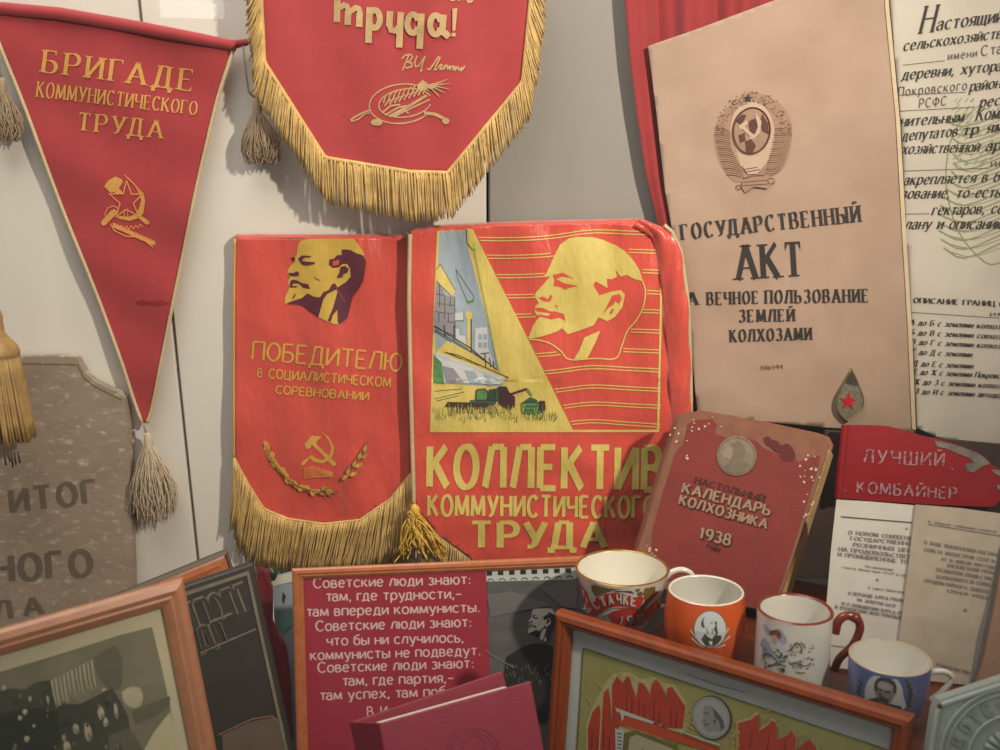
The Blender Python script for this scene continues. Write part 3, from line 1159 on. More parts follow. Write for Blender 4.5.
# ================================================================== right satin banner
def hr(u, v):
    return .0024 * math.sin(u * 40 + v * 5 + 1.3) + .0014 * math.sin(u * 105 + v * 22) * (.3 + .7 * (v > .0)) + .0012 * math.sin(v * 52 + u * 24) + .0015 * math.sin(u * 17) + .0028 * noise.noise(Vector((u * 32, v * 13, 9))) + .0007 * math.sin(u * 150 + 2.2 * math.sin(v * 19)) * max(0, min(1, v * 9)) + .0006 * math.sin(v * 130 + 1.5 * math.sin(u * 30)) * max(0, min(1, -.3 - v * 8))


RB = Plane(at_y(545, 380, -.032), 0, 0, hr)
rbn = thing('banner', 'bright red satin banner with large yellow portrait and combine harvester picture', 'banner', RB.pix(540, 560))
ol = [(410, 234), (423, 231), (437, 230), (490, 227), (560, 225), (610, 224), (636, 223), (648, 230), (660, 250), (672, 300), (679, 360), (684, 410), (682, 470), (670, 520), (640, 590), (600, 640), (540, 655), (505, 606), (469, 556), (440, 536), (418, 511), (413, 480), (411, 400), (409, 300)]
solidify(MB().art(RB, [fill(ol, M_satin2, 4)], 0).build('cloth', rbn, True), .0014)
mb = MB()
V, F = [], []
n = 60
tp = along([(410, 234), (437, 230), (490, 227), (560, 225), (610, 224), (640, 223)], n + 1)
for j in range(6):
    a = R(100 * j / 5)
    for x, y in tp:
        V.append(RB.pix(x, y + .3, 0) + Vector((0, .014 * (1 - math.cos(a)), .005 * math.sin(a))))
for j in range(5):
    for i in range(n):
        F.append((j * (n + 1) + i, j * (n + 1) + i + 1, (j + 1) * (n + 1) + i + 1, (j + 1) * (n + 1) + i))
mb.add(V, F, M_satin2)
solidify(mb.build('top_fold', rbn, True), .001)
# the right border stands off and curls forward as a loose fold
mb = MB()
inner = [(634, 226), (652, 236), (659, 262), (664, 310), (668, 360), (672, 420), (673, 480)]
outer = [(640, 219), (668, 226), (678, 240), (684, 280), (688, 320), (690, 370), (690, 420)]
outer2 = [(640, 219), (672, 232), (681, 252), (688, 302), (690, 350), (691, 400), (690, 470)]
n1, n2 = 36, 12
A, B = along(inner, n1), along(outer2, n1)
V, F = [], []
for i in range(n1):
    for j in range(n2):
        t = j / (n2 - 1)
        x, y = lerp(A[i], B[i], t)
        V.append(RB.pix(x, y, .001 + .020 * math.sin(t * 2.5) * .5 * min(1, (i + 3) / 8) + .002 * math.sin(i * .9 + j * .7)))
for i in range(n1 - 1):
    for j in range(n2 - 1):
        F.append((i * n2 + j, i * n2 + j + 1, (i + 1) * n2 + j + 1, (i + 1) * n2 + j))
mb.add(V, F, M_satin2)
solidify(mb.build('side_fold', rbn, True), .0014)
mb = MB()
tube(mb, [RB.pix(x, y, .0065) for x, y in along([(664, 225)] + outer2[1:], 50)], .0024, M_braid, 8)
mb.build('braid_edging', rbn, True)
mb = MB()
tube(mb, [RB.pix(x, y, .002) for x, y in along([(410, 234), (409, 300), (411, 400), (413, 470), (414, 506)], 50)], .0026, M_braid, 8)
mb.build('braid_edging', rbn, True)
# ---- printed picture
FILL_STEP[0] = 2.6
D = lambda y: 474 + (y - 231) * (573 - 474) / (430 - 231)
I = [fill([(430, 431), (433, 330), (437, 231), (443, 230.5), (469, 229.5), (474, 232), (524, 331), (573, 430)], M_yel)]
Z = zt(425, 225, 6.82)
Z2 = zt(425, 325, 6.667)
I.append(fill([(439.5, 231.5), (467, 230), (467.5, 246), (478, 285), (489.5, 328), (498.5, 371), (503, 386.5), (470, 385), (434, 383), (435.5, 340), (437, 290)], M_sky))
I.append(fill(Z([(75, 390), (100, 400), (135, 470), (135, 700), (60, 745), (60, 640)]), M_mgrey))
I.append(fill(Z([(135, 480), (200, 490), (205, 750), (135, 760)]), M_mgrey))
I.append(fill(Z([(75, 300), (105, 268), (205, 450), (185, 490), (75, 380)]), M_yel))
for q in ([(75, 305), (105, 268), (205, 445)], [(75, 380), (185, 488)], [(100, 400), (100, 560)], [(75, 470), (135, 480)], [(85, 535), (130, 540)], [(70, 590), (132, 600)], [(135, 480), (135, 640)], [(145, 545), (200, 548)], [(145, 600), (195, 606)], [(150, 660), (205, 665)], [(172, 490), (172, 545)], [(160, 605), (160, 660)], [(95, 600), (95, 660)], [(203, 490), (205, 700)],
          [(205, 650), (265, 655)], [(262, 590), (262, 655)], [(60, 690), (205, 760)], [(60, 720), (180, 800)]):
    I.append(stroke(Z(q), .6, M_line))
I.append(fill(Z([(205, 600), (262, 595), (262, 650), (205, 650)]), M_lgrey))
I.append(stroke(Z([(210, 300), (335, 490), (325, 525), (290, 528), (222, 365), (210, 300)]), .55, M_dgreen))
I.append(fill(Z([(280, 505), (300, 520), (330, 505), (325, 525), (300, 535), (282, 525)]), M_green))
I.append(fill(Z2([(280, -45), (303, -45), (303, 190), (280, 150)]), M_yel))
I.append(fill(Z([(278, 590), (322, 590), (322, 640), (278, 640)]), M_yel))
I.append(stroke(Z2([(309, -40), (309, 200)]), .8, M_line))
I.append(fill(Z2([(335, 20), (415, 15), (420, 150), (470, 290), (440, 290), (330, 180)]), M_lgrey))
I.append(fill(Z2([(205, 25), (225, 25), (230, 70), (270, 70), (280, 150), (205, 100)]), M_lgrey))
for x, y in ((357, 62), (390, 62), (357, 115), (390, 115)):
    I.append(fill(Z2([(x, y), (x + 22, y), (x + 22, y + 34), (x, y + 34)]), M_sky))
I.append(fill(Z2([(100, 150), (150, 105), (300, 180), (560, 350), (500, 345), (300, 265), (70, 180)]), M_yel))
I.append(fill(Z2([(70, 180), (300, 265), (540, 355), (500, 395), (320, 390), (60, 385)]), M_lgrey))
I.append(fill(Z2([(60, 200), (110, 250), (130, 390), (58, 385)]), M_green))
I.append(fill(Z2([(110, 270), (190, 290), (260, 385), (140, 385)]), M_mgrey))
I.append(fill(Z2([(260, 300), (330, 310), (380, 392), (300, 388)]), M_sky))
I.append(fill(Z2([(390, 330), (430, 350), (450, 400), (410, 398)]), M_sky))
for q in ([(65, 5), (300, 150), (480, 300)], [(70, 30), (300, 175), (420, 250)], [(130, 180), (220, 200), (350, 260), (560, 352)], [(155, 185), (240, 225)], [(400, 185), (405, 280)], [(370, 190), (430, 185)], [(130, 0), (135, 75)], [(195, 0), (198, 100)], [(430, 215), (440, 280)], [(455, 240), (460, 290)]):
    I.append(stroke(Z2(q), .75, M_line))
for i in range(16):
    x = 140 + i * 14
    y = 178 + i * 5.5
    I.append(stroke(Z2([(x, y), (x + 6, y + 12)]), .8, M_line))
I.append(stroke(Z2([(55, 190), (330, 285), (520, 385)]), .5, M_lgrey))
I.append(stroke([(473.5, 247), (489.8, 327), (499, 372)], .6, M_green))
I.append(fill(Z([(285, 20), (330, 30), (365, 150), (325, 165), (290, 120)]), M_yel))
I.append(fill(Z([(320, 120), (345, 118), (350, 160), (325, 165)]), mat('lime_print', '#9fbe45', .7)))
for q in ([(65, 440), (250, 425)], [(65, 492), (265, 445)], [(80, 505), (230, 470)]):
    I.append(stroke(Z2(q), .5, M_dgreen))
# combine harvester
I.append(fill(Z2([(345, 430), (400, 425), (420, 450), (415, 500), (340, 500)]), M_green))
I.append(fill(Z2([(430, 430), (490, 420), (500, 500), (425, 510)]), M_dgreen))
I.append(fill(Z2([(490, 410), (540, 410), (560, 450), (600, 480), (600, 545), (560, 565), (500, 530)]), mat('maroon_line_print', '#43232a', .7)))
I.append(fill(Z2([(300, 500), (480, 500), (470, 530), (310, 525)]), M_dgreen))
I.append(fill(Z2([(155, 515), (420, 520), (420, 545), (130, 545)]), mat('maroon_line_print', '#43232a')))
I.append(stroke(Z2([(560, 465), (680, 425)]), 2.2, mat('maroon_line_print', '')))
I.append(stroke(Z2([(680, 425), (715, 470)]), 1.4, M_green))
I.append(fill(Z2([(640, 520), (750, 515), (770, 540), (770, 590), (650, 590)]), M_green))
I.append(fill(Z2([(650, 515), (700, 480), (750, 500), (745, 520)]), M_dgreen))
I.append(fill(Z2([(760, 505), (800, 505), (805, 560), (780, 585), (760, 560)]), mat('maroon_line_print', '')))
I.append(stroke(Z2([(345, 505), (560, 500)]), .7, M_line))
for q in ([(345, 430), (400, 425), (420, 450), (415, 500), (340, 500), (345, 430)], [(430, 430), (425, 510)], [(460, 425), (458, 505)], [(490, 410), (500, 530)], [(150, 515), (420, 522)], [(640, 520), (752, 515), (770, 540)], [(650, 545), (768, 542)], [(655, 568), (768, 566)], [(540, 410), (562, 452), (600, 482)]):
    I.append(stroke(Z2(q), .8, M_line))
for i in range(12):
    x = 140 + i * 24
    I.append(stroke(Z2([(x, 545), (x + 12, 520), (x + 24, 560)]), .8, M_line))
for i in range(10):
    x = 210 + i * 27
    I.append(stroke(Z2([(x, 530), (x + 20, 560), (x + 30, 590)]), .9, mat('maroon_line_print', '')))
for x in (455, 520):
    I.append(stroke(Z2(ell(x, 470, 16, 30)), .6, M_line, True))
rr = random.Random(5)
for i in range(150):
    x = rr.uniform(55, 880)
    y = rr.uniform(545, 620) if x < 820 else rr.uniform(580, 620)
    I.append(stroke(Z2([(x, y + rr.uniform(10, 35)), (x + rr.uniform(-14, 14), y - rr.uniform(5, 30))]), .7, rr.choice([M_green, M_dgreen, M_yel, mat('lime_print', ''), M_line]), w2=.25))
FILL_STEP[0] = 2.6
MB().art(RB, I, .0006, .00009).build('picture_print', rbn)
I = []
# border lines and paired waves
L_ = lambda q, w=1.0: I.append(stroke(q, w, M_yel))
I.append(stroke(along([(662, 234), (660.5, 330), (658, 431)], 30), 2.2, M_yel))
I.append(stroke(along([(430, 431), (540, 431), (659, 431)], 36), 2.4, M_yel))
Z = zt(400, 210, 3.26)
rows = [(85, 75, None, None), (142, 135, 490, 745), (205, 200, 472, 790), (270, 268, 437, 806), (334, 330, 428, 790), (400, 395, 412, 752), (465, 460, 510, 728), (520, 522, None, None), (583, 585, None, None), (640, 640, None, None), (690, 702, None, None)]
for y0, y1, e, s_ in rows:
    for dy in (0, 10):
        def yy(x):
            t = (x - 250) / 600
            return y0 + (y1 - y0) * t + dy + 7 * math.sin(t * 5.2 + .6) - 9 * math.exp(-((x - 620) / 90) ** 2)
        xs = (D(210 + (y0 + dy + 6) / 3.26) - 400) * 3.26 + 2
        segs = [(xs, 850)] if e is None else [(xs, e + (0 if dy == 0 else 14)), (s_, 850)]
        for p, q in segs:
            nn = max(3, int((q - p) / 18))
            L_(Z([(p + (q - p) * i / nn, yy(p + (q - p) * i / nn)) for i in range(nn + 1)]), 1.05)
MB().art(RB, I, .0010, .00005).build('border_lines', rbn)
Z = zt(520, 230, 5.357)
face = [(195, 115), (215, 78), (260, 45), (310, 36), (400, 40), (450, 55), (520, 85), (570, 120), (610, 165), (640, 215), (658, 275), (610, 262), (570, 240), (540, 250), (510, 212), (520, 250), (490, 265), (465, 262), (470, 312), (405, 275), (392, 295), (425, 350), (490, 330), (540, 322), (562, 345), (550, 410), (510, 465), (468, 488), (420, 468), (395, 510), (330, 535), (255, 558), (225, 525), (195, 545), (120, 570), (50, 583), (48, 570), (70, 510), (100, 470), (80, 440), (78, 415), (100, 390), (78, 355), (85, 335), (135, 280), (160, 250), (130, 245), (145, 225), (165, 180)]
I = [fill(Z(face), M_yel)]
for q in ([(75, 415), (125, 418), (160, 435), (195, 437), (235, 450), (245, 488), (210, 470), (170, 480), (110, 465), (92, 470), (98, 452), (150, 460), (165, 448), (120, 440), (90, 437)],
          [(100, 365), (120, 355), (150, 370), (165, 345), (175, 355), (160, 385), (125, 382)],
          [(175, 240), (230, 228), (290, 262), (265, 255), (225, 250), (195, 262), (235, 285), (310, 300), (270, 308), (240, 320), (215, 305), (180, 300), (185, 270)],
          [(445, 450), (465, 410), (495, 350), (535, 342), (545, 370), (530, 395), (510, 380), (500, 400), (475, 415)],
          [(495, 420), (505, 425), (490, 450), (480, 445)], [(185, 402), (200, 405), (202, 418)]):
    I.append(fill(Z(q), M_satin2))
I.append(fill(Z([(345, 575), (430, 540), (405, 600), (360, 690), (290, 690), (320, 640)]), M_yel))
I.append(stroke(Z(sm2([(655, 270), (672, 330), (660, 410), (625, 480), (575, 540), (545, 620), (512, 688), (400, 688), (265, 694), (220, 650), (165, 610), (110, 592), (48, 585)], 4)), 1.3, M_yel))
MB().art(RB, I, .0008, .00012).build('portrait_print', rbn)
T = [text('КОЛЛЕКТИВ', 426, 486.5, 664, 490, 40, M_yel, 'nib', thick=.26, thin=.15, serif=0, track=.32, h1=42),
     text('КОММУНИСТИЧЕСКОГО', 427, 515.5, 656, 518, 20, M_yel, 'nib', thick=.26, thin=.14, serif=0, track=.32, h1=21),
     text('ТРУДА', 472, 547.5, 608, 547.5, 25, M_yel, 'nib', thick=.26, thin=.15, serif=0, track=.34)]
MB().art(RB, T, .0011, .0001).build('lettering', rbn)
mb = MB()
fringe(mb, RB, [(418, 512), (440, 537), (469, 558), (505, 607)], [(412, 565), (432, 578), (462, 592), (500, 640)], 60, M_fringe2, .0012, .001, 2, 1.5, 31)
mb.build('fringe', rbn, True)
mb = MB()
A, B = RB.pix(415, 512, .014), RB.pix(424, 562, .02)
M_tas = mat('yellow_tassel_thread', '#d0a540', .6, .2, 60)
rr = random.Random(9)
for i in range(46):
    x1 = rr.uniform(394, 448)
    y1 = rr.uniform(548, 563)
    x0 = 412 + rr.uniform(-3, 5)
    y0 = 510 + rr.uniform(0, 6)
    mx_, my_ = (x0 + x1) / 2 + rr.uniform(-6, 6), (y0 + y1) / 2 + rr.uniform(-8, 4)
    pts = sm2([(x0, y0), (mx_, my_), (x1, y1)], 4)
    tube(mb, [RB.pix(x, y, .016 + rr.uniform(-.005, .005)) for x, y in pts], .0011, M_tas, 4)
tube(mb, [RB.pix(414, 504, .012), RB.pix(415, 509, .014), RB.pix(417, 516, .015)], [.002, .006, .004], M_tas, 10)
mb.build('tassel', rbn, True)

# ================================================================== red curtain behind the land deed
CU = Plane(at_y(700, 100, -.0135), 0, 0)


def fold(x, y):
    return .0085 * math.sin((x - 620) * .115 + .3 * math.sin(y * .012)) + .0025 * math.sin((x - 620) * .31 + y * .01)


left = [(622, -70), (625, 0), (630, 60), (636, 110), (646, 175), (656, 215), (668, 280), (683, 345), (694, 420), (700, 520)]
n1, n2 = 60, 90
A = along(left, n1)
B = along([(812, -70), (812, 40), (800, 160), (780, 300), (760, 420), (740, 520)], n1)
V, F = [], []
for i in range(n1):
    for j in range(n2):
        x, y = lerp(A[i], B[i], j / (n2 - 1))
        V.append(CU.pix(x, y, fold(625 + 187 * j / (n2 - 1), y)))
for i in range(n1 - 1):
    for j in range(n2 - 1):
        F.append((i * n2 + j, i * n2 + j + 1, (i + 1) * n2 + j + 1, (i + 1) * n2 + j))
mb = MB().add(V, F, mat('red_curtain_cloth', '#97282a', .8, .08, 30, .2, 800, sheen=.3))
tag(solidify(mb.build('curtain', None, True), .0015), 'red curtain hanging in soft folds behind the paper land deed', 'curtain')
# ================================================================== display shelf (turned towards the viewer on its right)
FT = SHELF_Z + .045
POST_SCALE = .6
fa, fb = at_z(560, 612, FT), at_z(915, 712, FT)
SYAW = math.degrees(math.atan2(-(fb.y - fa.y), fb.x - fa.x))
M_wood = mat('red_brown_varnished_wood', '#5f2b15', .4, .3, 12, .1, 60, stretch=(1, 1, 6))
M_woodedge = mat('orange_brown_wood', '#b06a3c', .5, .25, 12, stretch=(4, 1, 1))
SH = Plane(Vector((fa.x, fa.y, SHELF_Z)), SYAW)
sd = thing('display_shelf', 'red-brown wooden shelf board carrying the four cups and the books', 'shelf', SH.O + SH.U * .3 - SH.N * .1 + Vector((0, 0, FLOOR_Z - SHELF_Z)))
mb = MB()
b0 = .018
u0, u1 = .045, .62
bm_pts = [(u0, -b0), (u1, -b0), (u1, -.37), (u0 + .02, -.30)]
V = []
for z in (-.022, 0):
    for u, d in bm_pts:
        V.append(SH.O + SH.U * u + SH.N * d + Vector((0, 0, z)))
mb.add(V, [(4, 5, 6, 7), (3, 2, 1, 0), (0, 1, 5, 4), (1, 2, 6, 5), (2, 3, 7, 6), (3, 0, 4, 7)], M_wood)
o = mb.build('shelf_board', sd)
m_ = o.modifiers.new('bevel', 'BEVEL')
m_.width = .003
m_.segments = 2
for u in (.09, .56):
    mb = MB()
    box(mb, SH, u, u + .02, FLOOR_Z - SHELF_Z, -.022, -.22, -.045, M_wood, .002)
    mb.build('support', sd)

# ================================================================== paper land deed (two leaves)
M_deed = mat('aged_pinkish_paper', '#b59885', .85, .07, 9, .3, 30, color2='#a58874')
M_deed2 = mat('aged_greyish_paper', '#cec3b5', .85, .06, 9, .3, 30, color2='#c0b4a4')
M_edge = mat('yellowed_paper_edge', '#cdb897', .85, .1, 40)
M_ink = mat('black_ink', '#2a2420', .7, .3, 300)
M_brown = mat('brown_engraving_ink', '#5a372a', .8, .3, 300)
M_type = mat('grey_typewriter_ink', '#5b544e', .8, .3, 300)
M_wm = mat('pale_green_print', '#8d9568', .85, .2, 200)


def hd(u, v):
    return .004 * math.sin(u * 9 + v * 4 + .5) + .0030 * noise.noise(Vector((u * 15, v * 11, 1))) + .0010 * noise.noise(Vector((u * 34, v * 26, 5)))


DP = Plane(at_y(780, 240, -.040), 4, 0, hd)
deed = thing('land_deed', 'large aged paper land deed with state emblem and bold black printing leaning at right', 'document', DP.pix(800, 425))
leafL = [(648, 46), (700, 28), (775, 0), (840, -24), (886, -40), (888, 0), (894, 60), (900, 120), (905, 230), (911, 330), (915, 433), (860, 431), (800, 425), (740, 420), (698, 416), (695, 390), (689, 325), (679, 270), (665, 190), (656, 110)]
solidify(MB().art(DP, [fill(leafL, M_deed, 6)], 0).build('front_leaf', deed, True), .0008)
DP2 = Plane(at_y(905, 240, -.048), 10, 0, lambda u, v: hd(u, v) * .7)
leafR = [(889, -40), (960, -62), (1060, -80), (1060, 466), (1000, 452), (960, 443), (935, 436), (917, 428), (912, 330), (906, 230), (901, 120), (895, 60), (890, 0)]
solidify(MB().art(DP2, [fill(leafR, M_deed2, 6)], 0).build('inner_leaf', deed, True, label='paler greyish leaf with italic text'), .0008)
MB().art(DP, [fill([(883, -40), (886, -40), (889.5, 10), (900, 120), (906, 230), (912, 330), (916, 430), (912, 429), (908, 330), (902, 230), (896, 120), (885.5, 10)], M_edge, 9)], .0015).build('folded_edge', deed, True)
T = [text('ГОСУДАРСТВЕННЫЙ', 680, 240, 862.5, 221.5, 15, M_ink, thick=.28, thin=.05, serif=.1, track=.46, h1=16.5),
     text('АКТ', 733, 280, 802, 276, 34, M_ink, thick=.24, thin=.045, serif=.12, track=.34),
     text('НА', 673, 306, 700, 304.5, 12.5, M_ink, thick=.27, thin=.055, serif=.1, track=.46), text('ВЕЧНОЕ', 706, 305, 758, 303.5, 12.5, M_ink, thick=.27, thin=.055, serif=.1, track=.46),
     text('ПОЛЬЗОВАНИЕ', 764, 303.5, 868, 302, 13, M_ink, thick=.27, thin=.055, serif=.1, track=.46),
     text('ЗЕМЛЕЙ', 739, 322, 796, 321, 12, M_ink, thick=.27, thin=.055, serif=.1, track=.46),
     text('КОЛХОЗАМИ', 729, 342, 813, 339.5, 12, M_ink, thick=.27, thin=.055, serif=.1, track=.46),
     text('206594', 760, 370, 783, 368.5, 4, M_type, thick=.2, thin=.06, serif=.05, track=.4)]
MB().art(DP, T, .0012, .00005).build('lettering', deed)
# state emblem: sheaves, globe, star, ribbon
Z = zt(700, 80, 6.25)
I = []
M_tan = mat('tan_engraving_tone', '#9f7e68', .85, .1, 100)
M_pale = mat('pale_paper_tone', '#bfa38e', .85, .05, 60)
outer = sm2([(310, 70), (200, 140), (110, 260), (92, 370), (110, 480), (160, 580), (230, 640), (330, 600), (450, 590), (515, 560), (560, 450), (575, 330), (555, 220), (490, 140), (400, 90)], 5, True)
I.append(fill(Z(outer), M_tan))
inner = sm2([(310, 130), (225, 190), (190, 300), (195, 420), (250, 530), (300, 560), (370, 570), (440, 470), (465, 330), (440, 220), (380, 150)], 5, True)
I.append(fill(Z(inner), M_pale))
rr = random.Random(3)
for i in range(330):
    a_ = rr.uniform(0, 6.283)
    k = rr.uniform(.72, 1)
    x, y = 333 + 240 * k * math.cos(a_), 340 - 270 * k * math.sin(a_)
    if y < 350:
        I.append(stroke(Z([(x - 7, y), (x + rr.uniform(0, 8), y + rr.uniform(-9, 9))]), .9, M_brown, w2=.3))
for i in range(22):
    y = 285 + i * 14
    for s_ in (0, 1):
        t = (y - 285) / 300
        if s_:
            p, q = 470 - 70 * t, 575 - 75 * t ** 2
        else:
            p, q = 95 + 75 * t ** 2, 190 + 90 * t
        dy = -26 if s_ else 22
        w_ = 1.0 if i % 3 == 0 else .45
        I.append(stroke(Z(sm2([(p, y + (20 if s_ else 0) + (0 if s_ else 14)), ((p + q) / 2, y + 18), (q, y + dy + 14)], 3)), w_, M_brown, w2=.4))
I.append(fill(Z(ell(322, 318, 118, 148, rot=8)), M_brown))
I.append(fill(Z(ell(322, 318, 108, 138, rot=8)), M_tan))
for q in ([(300, 260), (345, 240), (370, 300), (350, 345), (310, 320)], [(240, 345), (280, 330), (285, 380), (250, 395)], [(280, 385), (320, 370), (350, 410), (330, 455), (290, 460)], [(390, 210), (425, 270), (430, 340), (390, 320), (375, 260)], [(225, 260), (260, 215), (290, 220), (260, 280)]):
    I.append(fill(Z(q), M_brown))
I.append(fill(Z([(345, 195), (385, 260), (375, 330), (335, 370), (300, 365), (345, 335), (362, 290), (350, 240)]), M_pale))
I.append(fill(Z([(240, 290), (290, 250), (305, 270), (280, 290), (345, 355), (330, 370), (265, 305), (250, 310)]), M_pale))
I.append(stroke(Z(ell(322, 318, 118, 148, rot=8)), .9, M_brown, True))
I.append(fill(Z(star(302, 115, 30)), M_ink))
I.append(fill(Z([(265, 540), (310, 500), (380, 500), (405, 520), (360, 585), (300, 590)]), M_pale))
I.append(fill(Z([(265, 630), (330, 600), (430, 595), (465, 630), (420, 680), (330, 670), (285, 708), (260, 670)]), M_tan))
for q in ([(270, 640), (420, 625)], [(265, 660), (430, 650)], [(285, 705), (340, 668), (420, 680)], [(275, 615), (330, 600), (400, 598)], ell(445, 632, 22, 18), ell(245, 670, 16, 14), [(270, 560), (360, 545)], [(285, 575), (375, 560)]):
    I.append(stroke(Z(q), .8, M_brown))
MB().art(DP, I, .0006, .00012).build('state_emblem', deed)
# inner leaf writing
it = dict(thick=.17, thin=.05, serif=.04, shear=.38, track=.26)
T = []
for s, x0, y0, x1, y1, h, m in [
        ('Н', 918, 34, 934, 32, 27, M_ink), ('астоящий', 936, 30.5, 1003, 21.5, 13, M_ink), ('сельскохозяйства', 903, 51, 1008, 37, 10.5, M_ink), ('деревни, хутора', 901, 80, 1001, 70.5, 10.5, M_ink),
        ('район', 969, 91.5, 1001, 87.5, 10.5, M_ink), ('респ', 979, 107.5, 1008, 104, 10.5, M_ink), ('нительным', 899.5, 126.5, 964, 121.5, 10.5, M_ink), ('Коми', 975, 120.5, 1006, 118, 12, M_ink), ('депутатов', 901, 141, 957, 136, 10.5, M_ink), ('тр ям', 963, 135.5, 1004, 131, 10.5, M_ink),
        ('хозяйственной', 901, 154, 979, 151.5, 10.5, M_ink), ('арт', 985, 151, 1008, 149.5, 10.5, M_ink), ('акрепляется в бес', 903, 185, 1012, 181, 10.5, M_ink), ('зование, то-есть', 901, 198.5, 1000, 197, 10.5, M_ink), ('гектаров, сог', 931, 215, 1008, 213, 10.5, M_ink),
        ('лану и описанию', 904, 229, 1003, 228.5, 10.5, M_ink)]:
    T.append(text(s, x0, y0, x1, y1, h, m, **it))
ty = dict(font='nib', thick=.11, thin=.1, serif=0, shear=.2, track=.35)
for s, x0, y0, x1, y1, h in [('имени', 948, 60, 977, 56.5, 8), ('Ста', 981, 56, 1002, 53, 10), ('Покровского', 898, 96.5, 967, 89.5, 9), ('РСФС', 919, 108, 946, 105, 9), ('им', 991, 167, 1006, 165, 7), ('им', 990, 316, 1004, 316, 5)]:
    T.append(text(s, x0, y0, x1, y1, h, M_type, **ty))
T.append(text('ОПИСАНИЕ ГРАНИЦ С', 913.5, 302.6, 1004, 306.5, 5, M_ink, thick=.22, thin=.07, serif=.06, track=.3))
for i, (w_, y) in enumerate(zip(['А до Б с землями колхоза', 'Б до В с землями совхоза', 'В до Г с землями колхоза', 'Г до Д с землями', 'Д до Е с землями', 'Е до Ж с землями Покровск', 'Ж до З с землями колхоза', 'З до И с землями автодор'], (324.5, 334.5, 344, 354, 365.5, 374, 384, 393.5))):
    x0 = 909 + i * .8
    x1 = 969 + i if i in (3, 4) else 1004
    T.append(text(w_, x0, y, x1, y + (x1 - x0) * .05, 5.2, M_ink, thick=.2, thin=.08, serif=.04, shear=.3, track=.25))
for x0, y0, x1, y1 in [(903, 65, 945, 60.5), (900, 95, 966, 92), (900, 111, 975, 107), (902, 171, 990, 168), (905, 214, 930, 213.5), (908, 312, 1000, 318)]:
    T.append(stroke([(x0, y0), (x1, y1)], .5, M_type))
wm = []
for i in range(16):
    y = 120 + i * 8.5
    wm.append(stroke(sm2([(946 + 8 * math.sin(i * .4), y), (965, y + 6 + i * .3), (1004, y - 6)], 3), 1.3, M_wm))
    wm.append(stroke(sm2([(952 + 8 * math.sin(i * .4), y + 4), (972, y + 9), (1004, y - 1)], 3), .6, M_wm))
for i in range(170):
    x, y = random.uniform(952, 1006), random.uniform(100, 168)
    wm.append(stroke([(x, y), (x + 3, y - 3)], .7, M_wm))
wm.append(stroke(sm2([(985, 100), (955, 130), (946, 180), (958, 230), (985, 262), (1004, 262)], 4), 1.0, M_wm))
MB().art(DP2, wm, .0008, .000003).build('green_emblem', deed)
MB().art(DP2, T, .0014, .000003).build('handwriting', deed, label='slanted black text with grey typed entries')

# ================================================================== small badge
BP = Plane(DP.pix(850, 396, .003), 4, 6)
M_steel = mat('tarnished_metal', '#8b8271', .4, .3, 150, .3, 300, metal=.7)
bd = thing('badge', 'drop-shaped tarnished metal badge with a red enamel star', 'badge', BP.pix(849, 421))
Z = zt(830, 360, 11.55)
bo = sm2([(250, 95), (330, 290), (380, 420), (385, 480), (368, 560), (290, 640), (210, 698), (140, 650), (85, 570), (75, 480), (95, 400), (165, 260)], 3, True)
mb = MB()
slab(mb, BP.shifted(.002), Z(bo), .003, M_steel)
mb.build('plate', bd)
mb = MB()
tube(mb, [BP.pix(x, y, .002) for x, y in Z(bo + [bo[0]])], .0009, mat('brass_rim', '#8a7a48', .4, .2, 200, metal=.7), 6)
mb.build('rim', bd, True)
mb = MB()
slab(mb, BP.shifted(.0032), Z(star(215, 480, 105, 4, .42)), .001, mat('red_enamel', '#b5161c', .3))
mb.build('star', bd)
mb = MB().art(BP.shifted(.002), [fill(Z([(250, 110), (320, 300), (250, 290), (175, 270)]), mat('dark_metal', '#4a443a', .45, .2, 200, metal=.6)), stroke(Z([(150, 300), (215, 320), (330, 300), (350, 380)]), .9, M_steel)], .0002, .0001)
mb.build('tip', bd)

# ================================================================== dark board behind the sign
BRD = Plane(at_y(900, 560, -.135), 8, 8)
mb = MB()
slab(mb, BRD, clampz(BRD, [(826, 431), (905, 436), (1015, 446), (1015, 760), (775, 720), (790, 600), (806, 520)], SHELF_Z + .002), .012, mat('dark_brown_board', '#3d2b24', .7, .25, 20, .2, 80), None)
tag(mb.build('backing_board'), 'dark brown board standing behind the red metal sign and booklets', 'board')

# ================================================================== red metal sign
M_sign = mat('chipped_red_paint', '#961d23', .38, .12, 10, .2, 60)
SG = Plane(at_y(900, 560, -.155), 8, 8, lambda u, v: .004 * math.exp(-((u + .075) / .006) ** 2))
sg = thing('metal_sign', 'red painted flag-shaped metal sign with worn pale lettering above the booklets', 'sign', SG.pix(910, 503))
Z = zt(780, 400, 4.545)
so = [(288, 112), (330, 114), (420, 115), (490, 119), (545, 133), (600, 150), (660, 166), (720, 180), (780, 195), (840, 217), (900, 240), (940, 265), (960, 292), (1000, 318), (1030, 360), (1030, 420), (1005, 455), (980, 480), (940, 486), (800, 480), (620, 471), (430, 459), (255, 445), (262, 380), (275, 250)]
mb = MB()
slab(mb, SG, Z(so), .0025, M_sign, 7, mat('dark_sign_edge', '#5c1418', .5))
mb.build('plate', sg, True, angle=40)
mb = MB()
tube(mb, [SG.pix(x, y, 0) for x, y in Z([(296, 113), (282, 250), (270, 360), (262, 445)])], .004, M_sign, 12)
mb.build('rolled_edge', sg, True, angle=50)
M_wash = mat('worn_pale_paint', '#ab7a80', .6, 0, 40, patch=('#8a2228', 190, .5, .08))
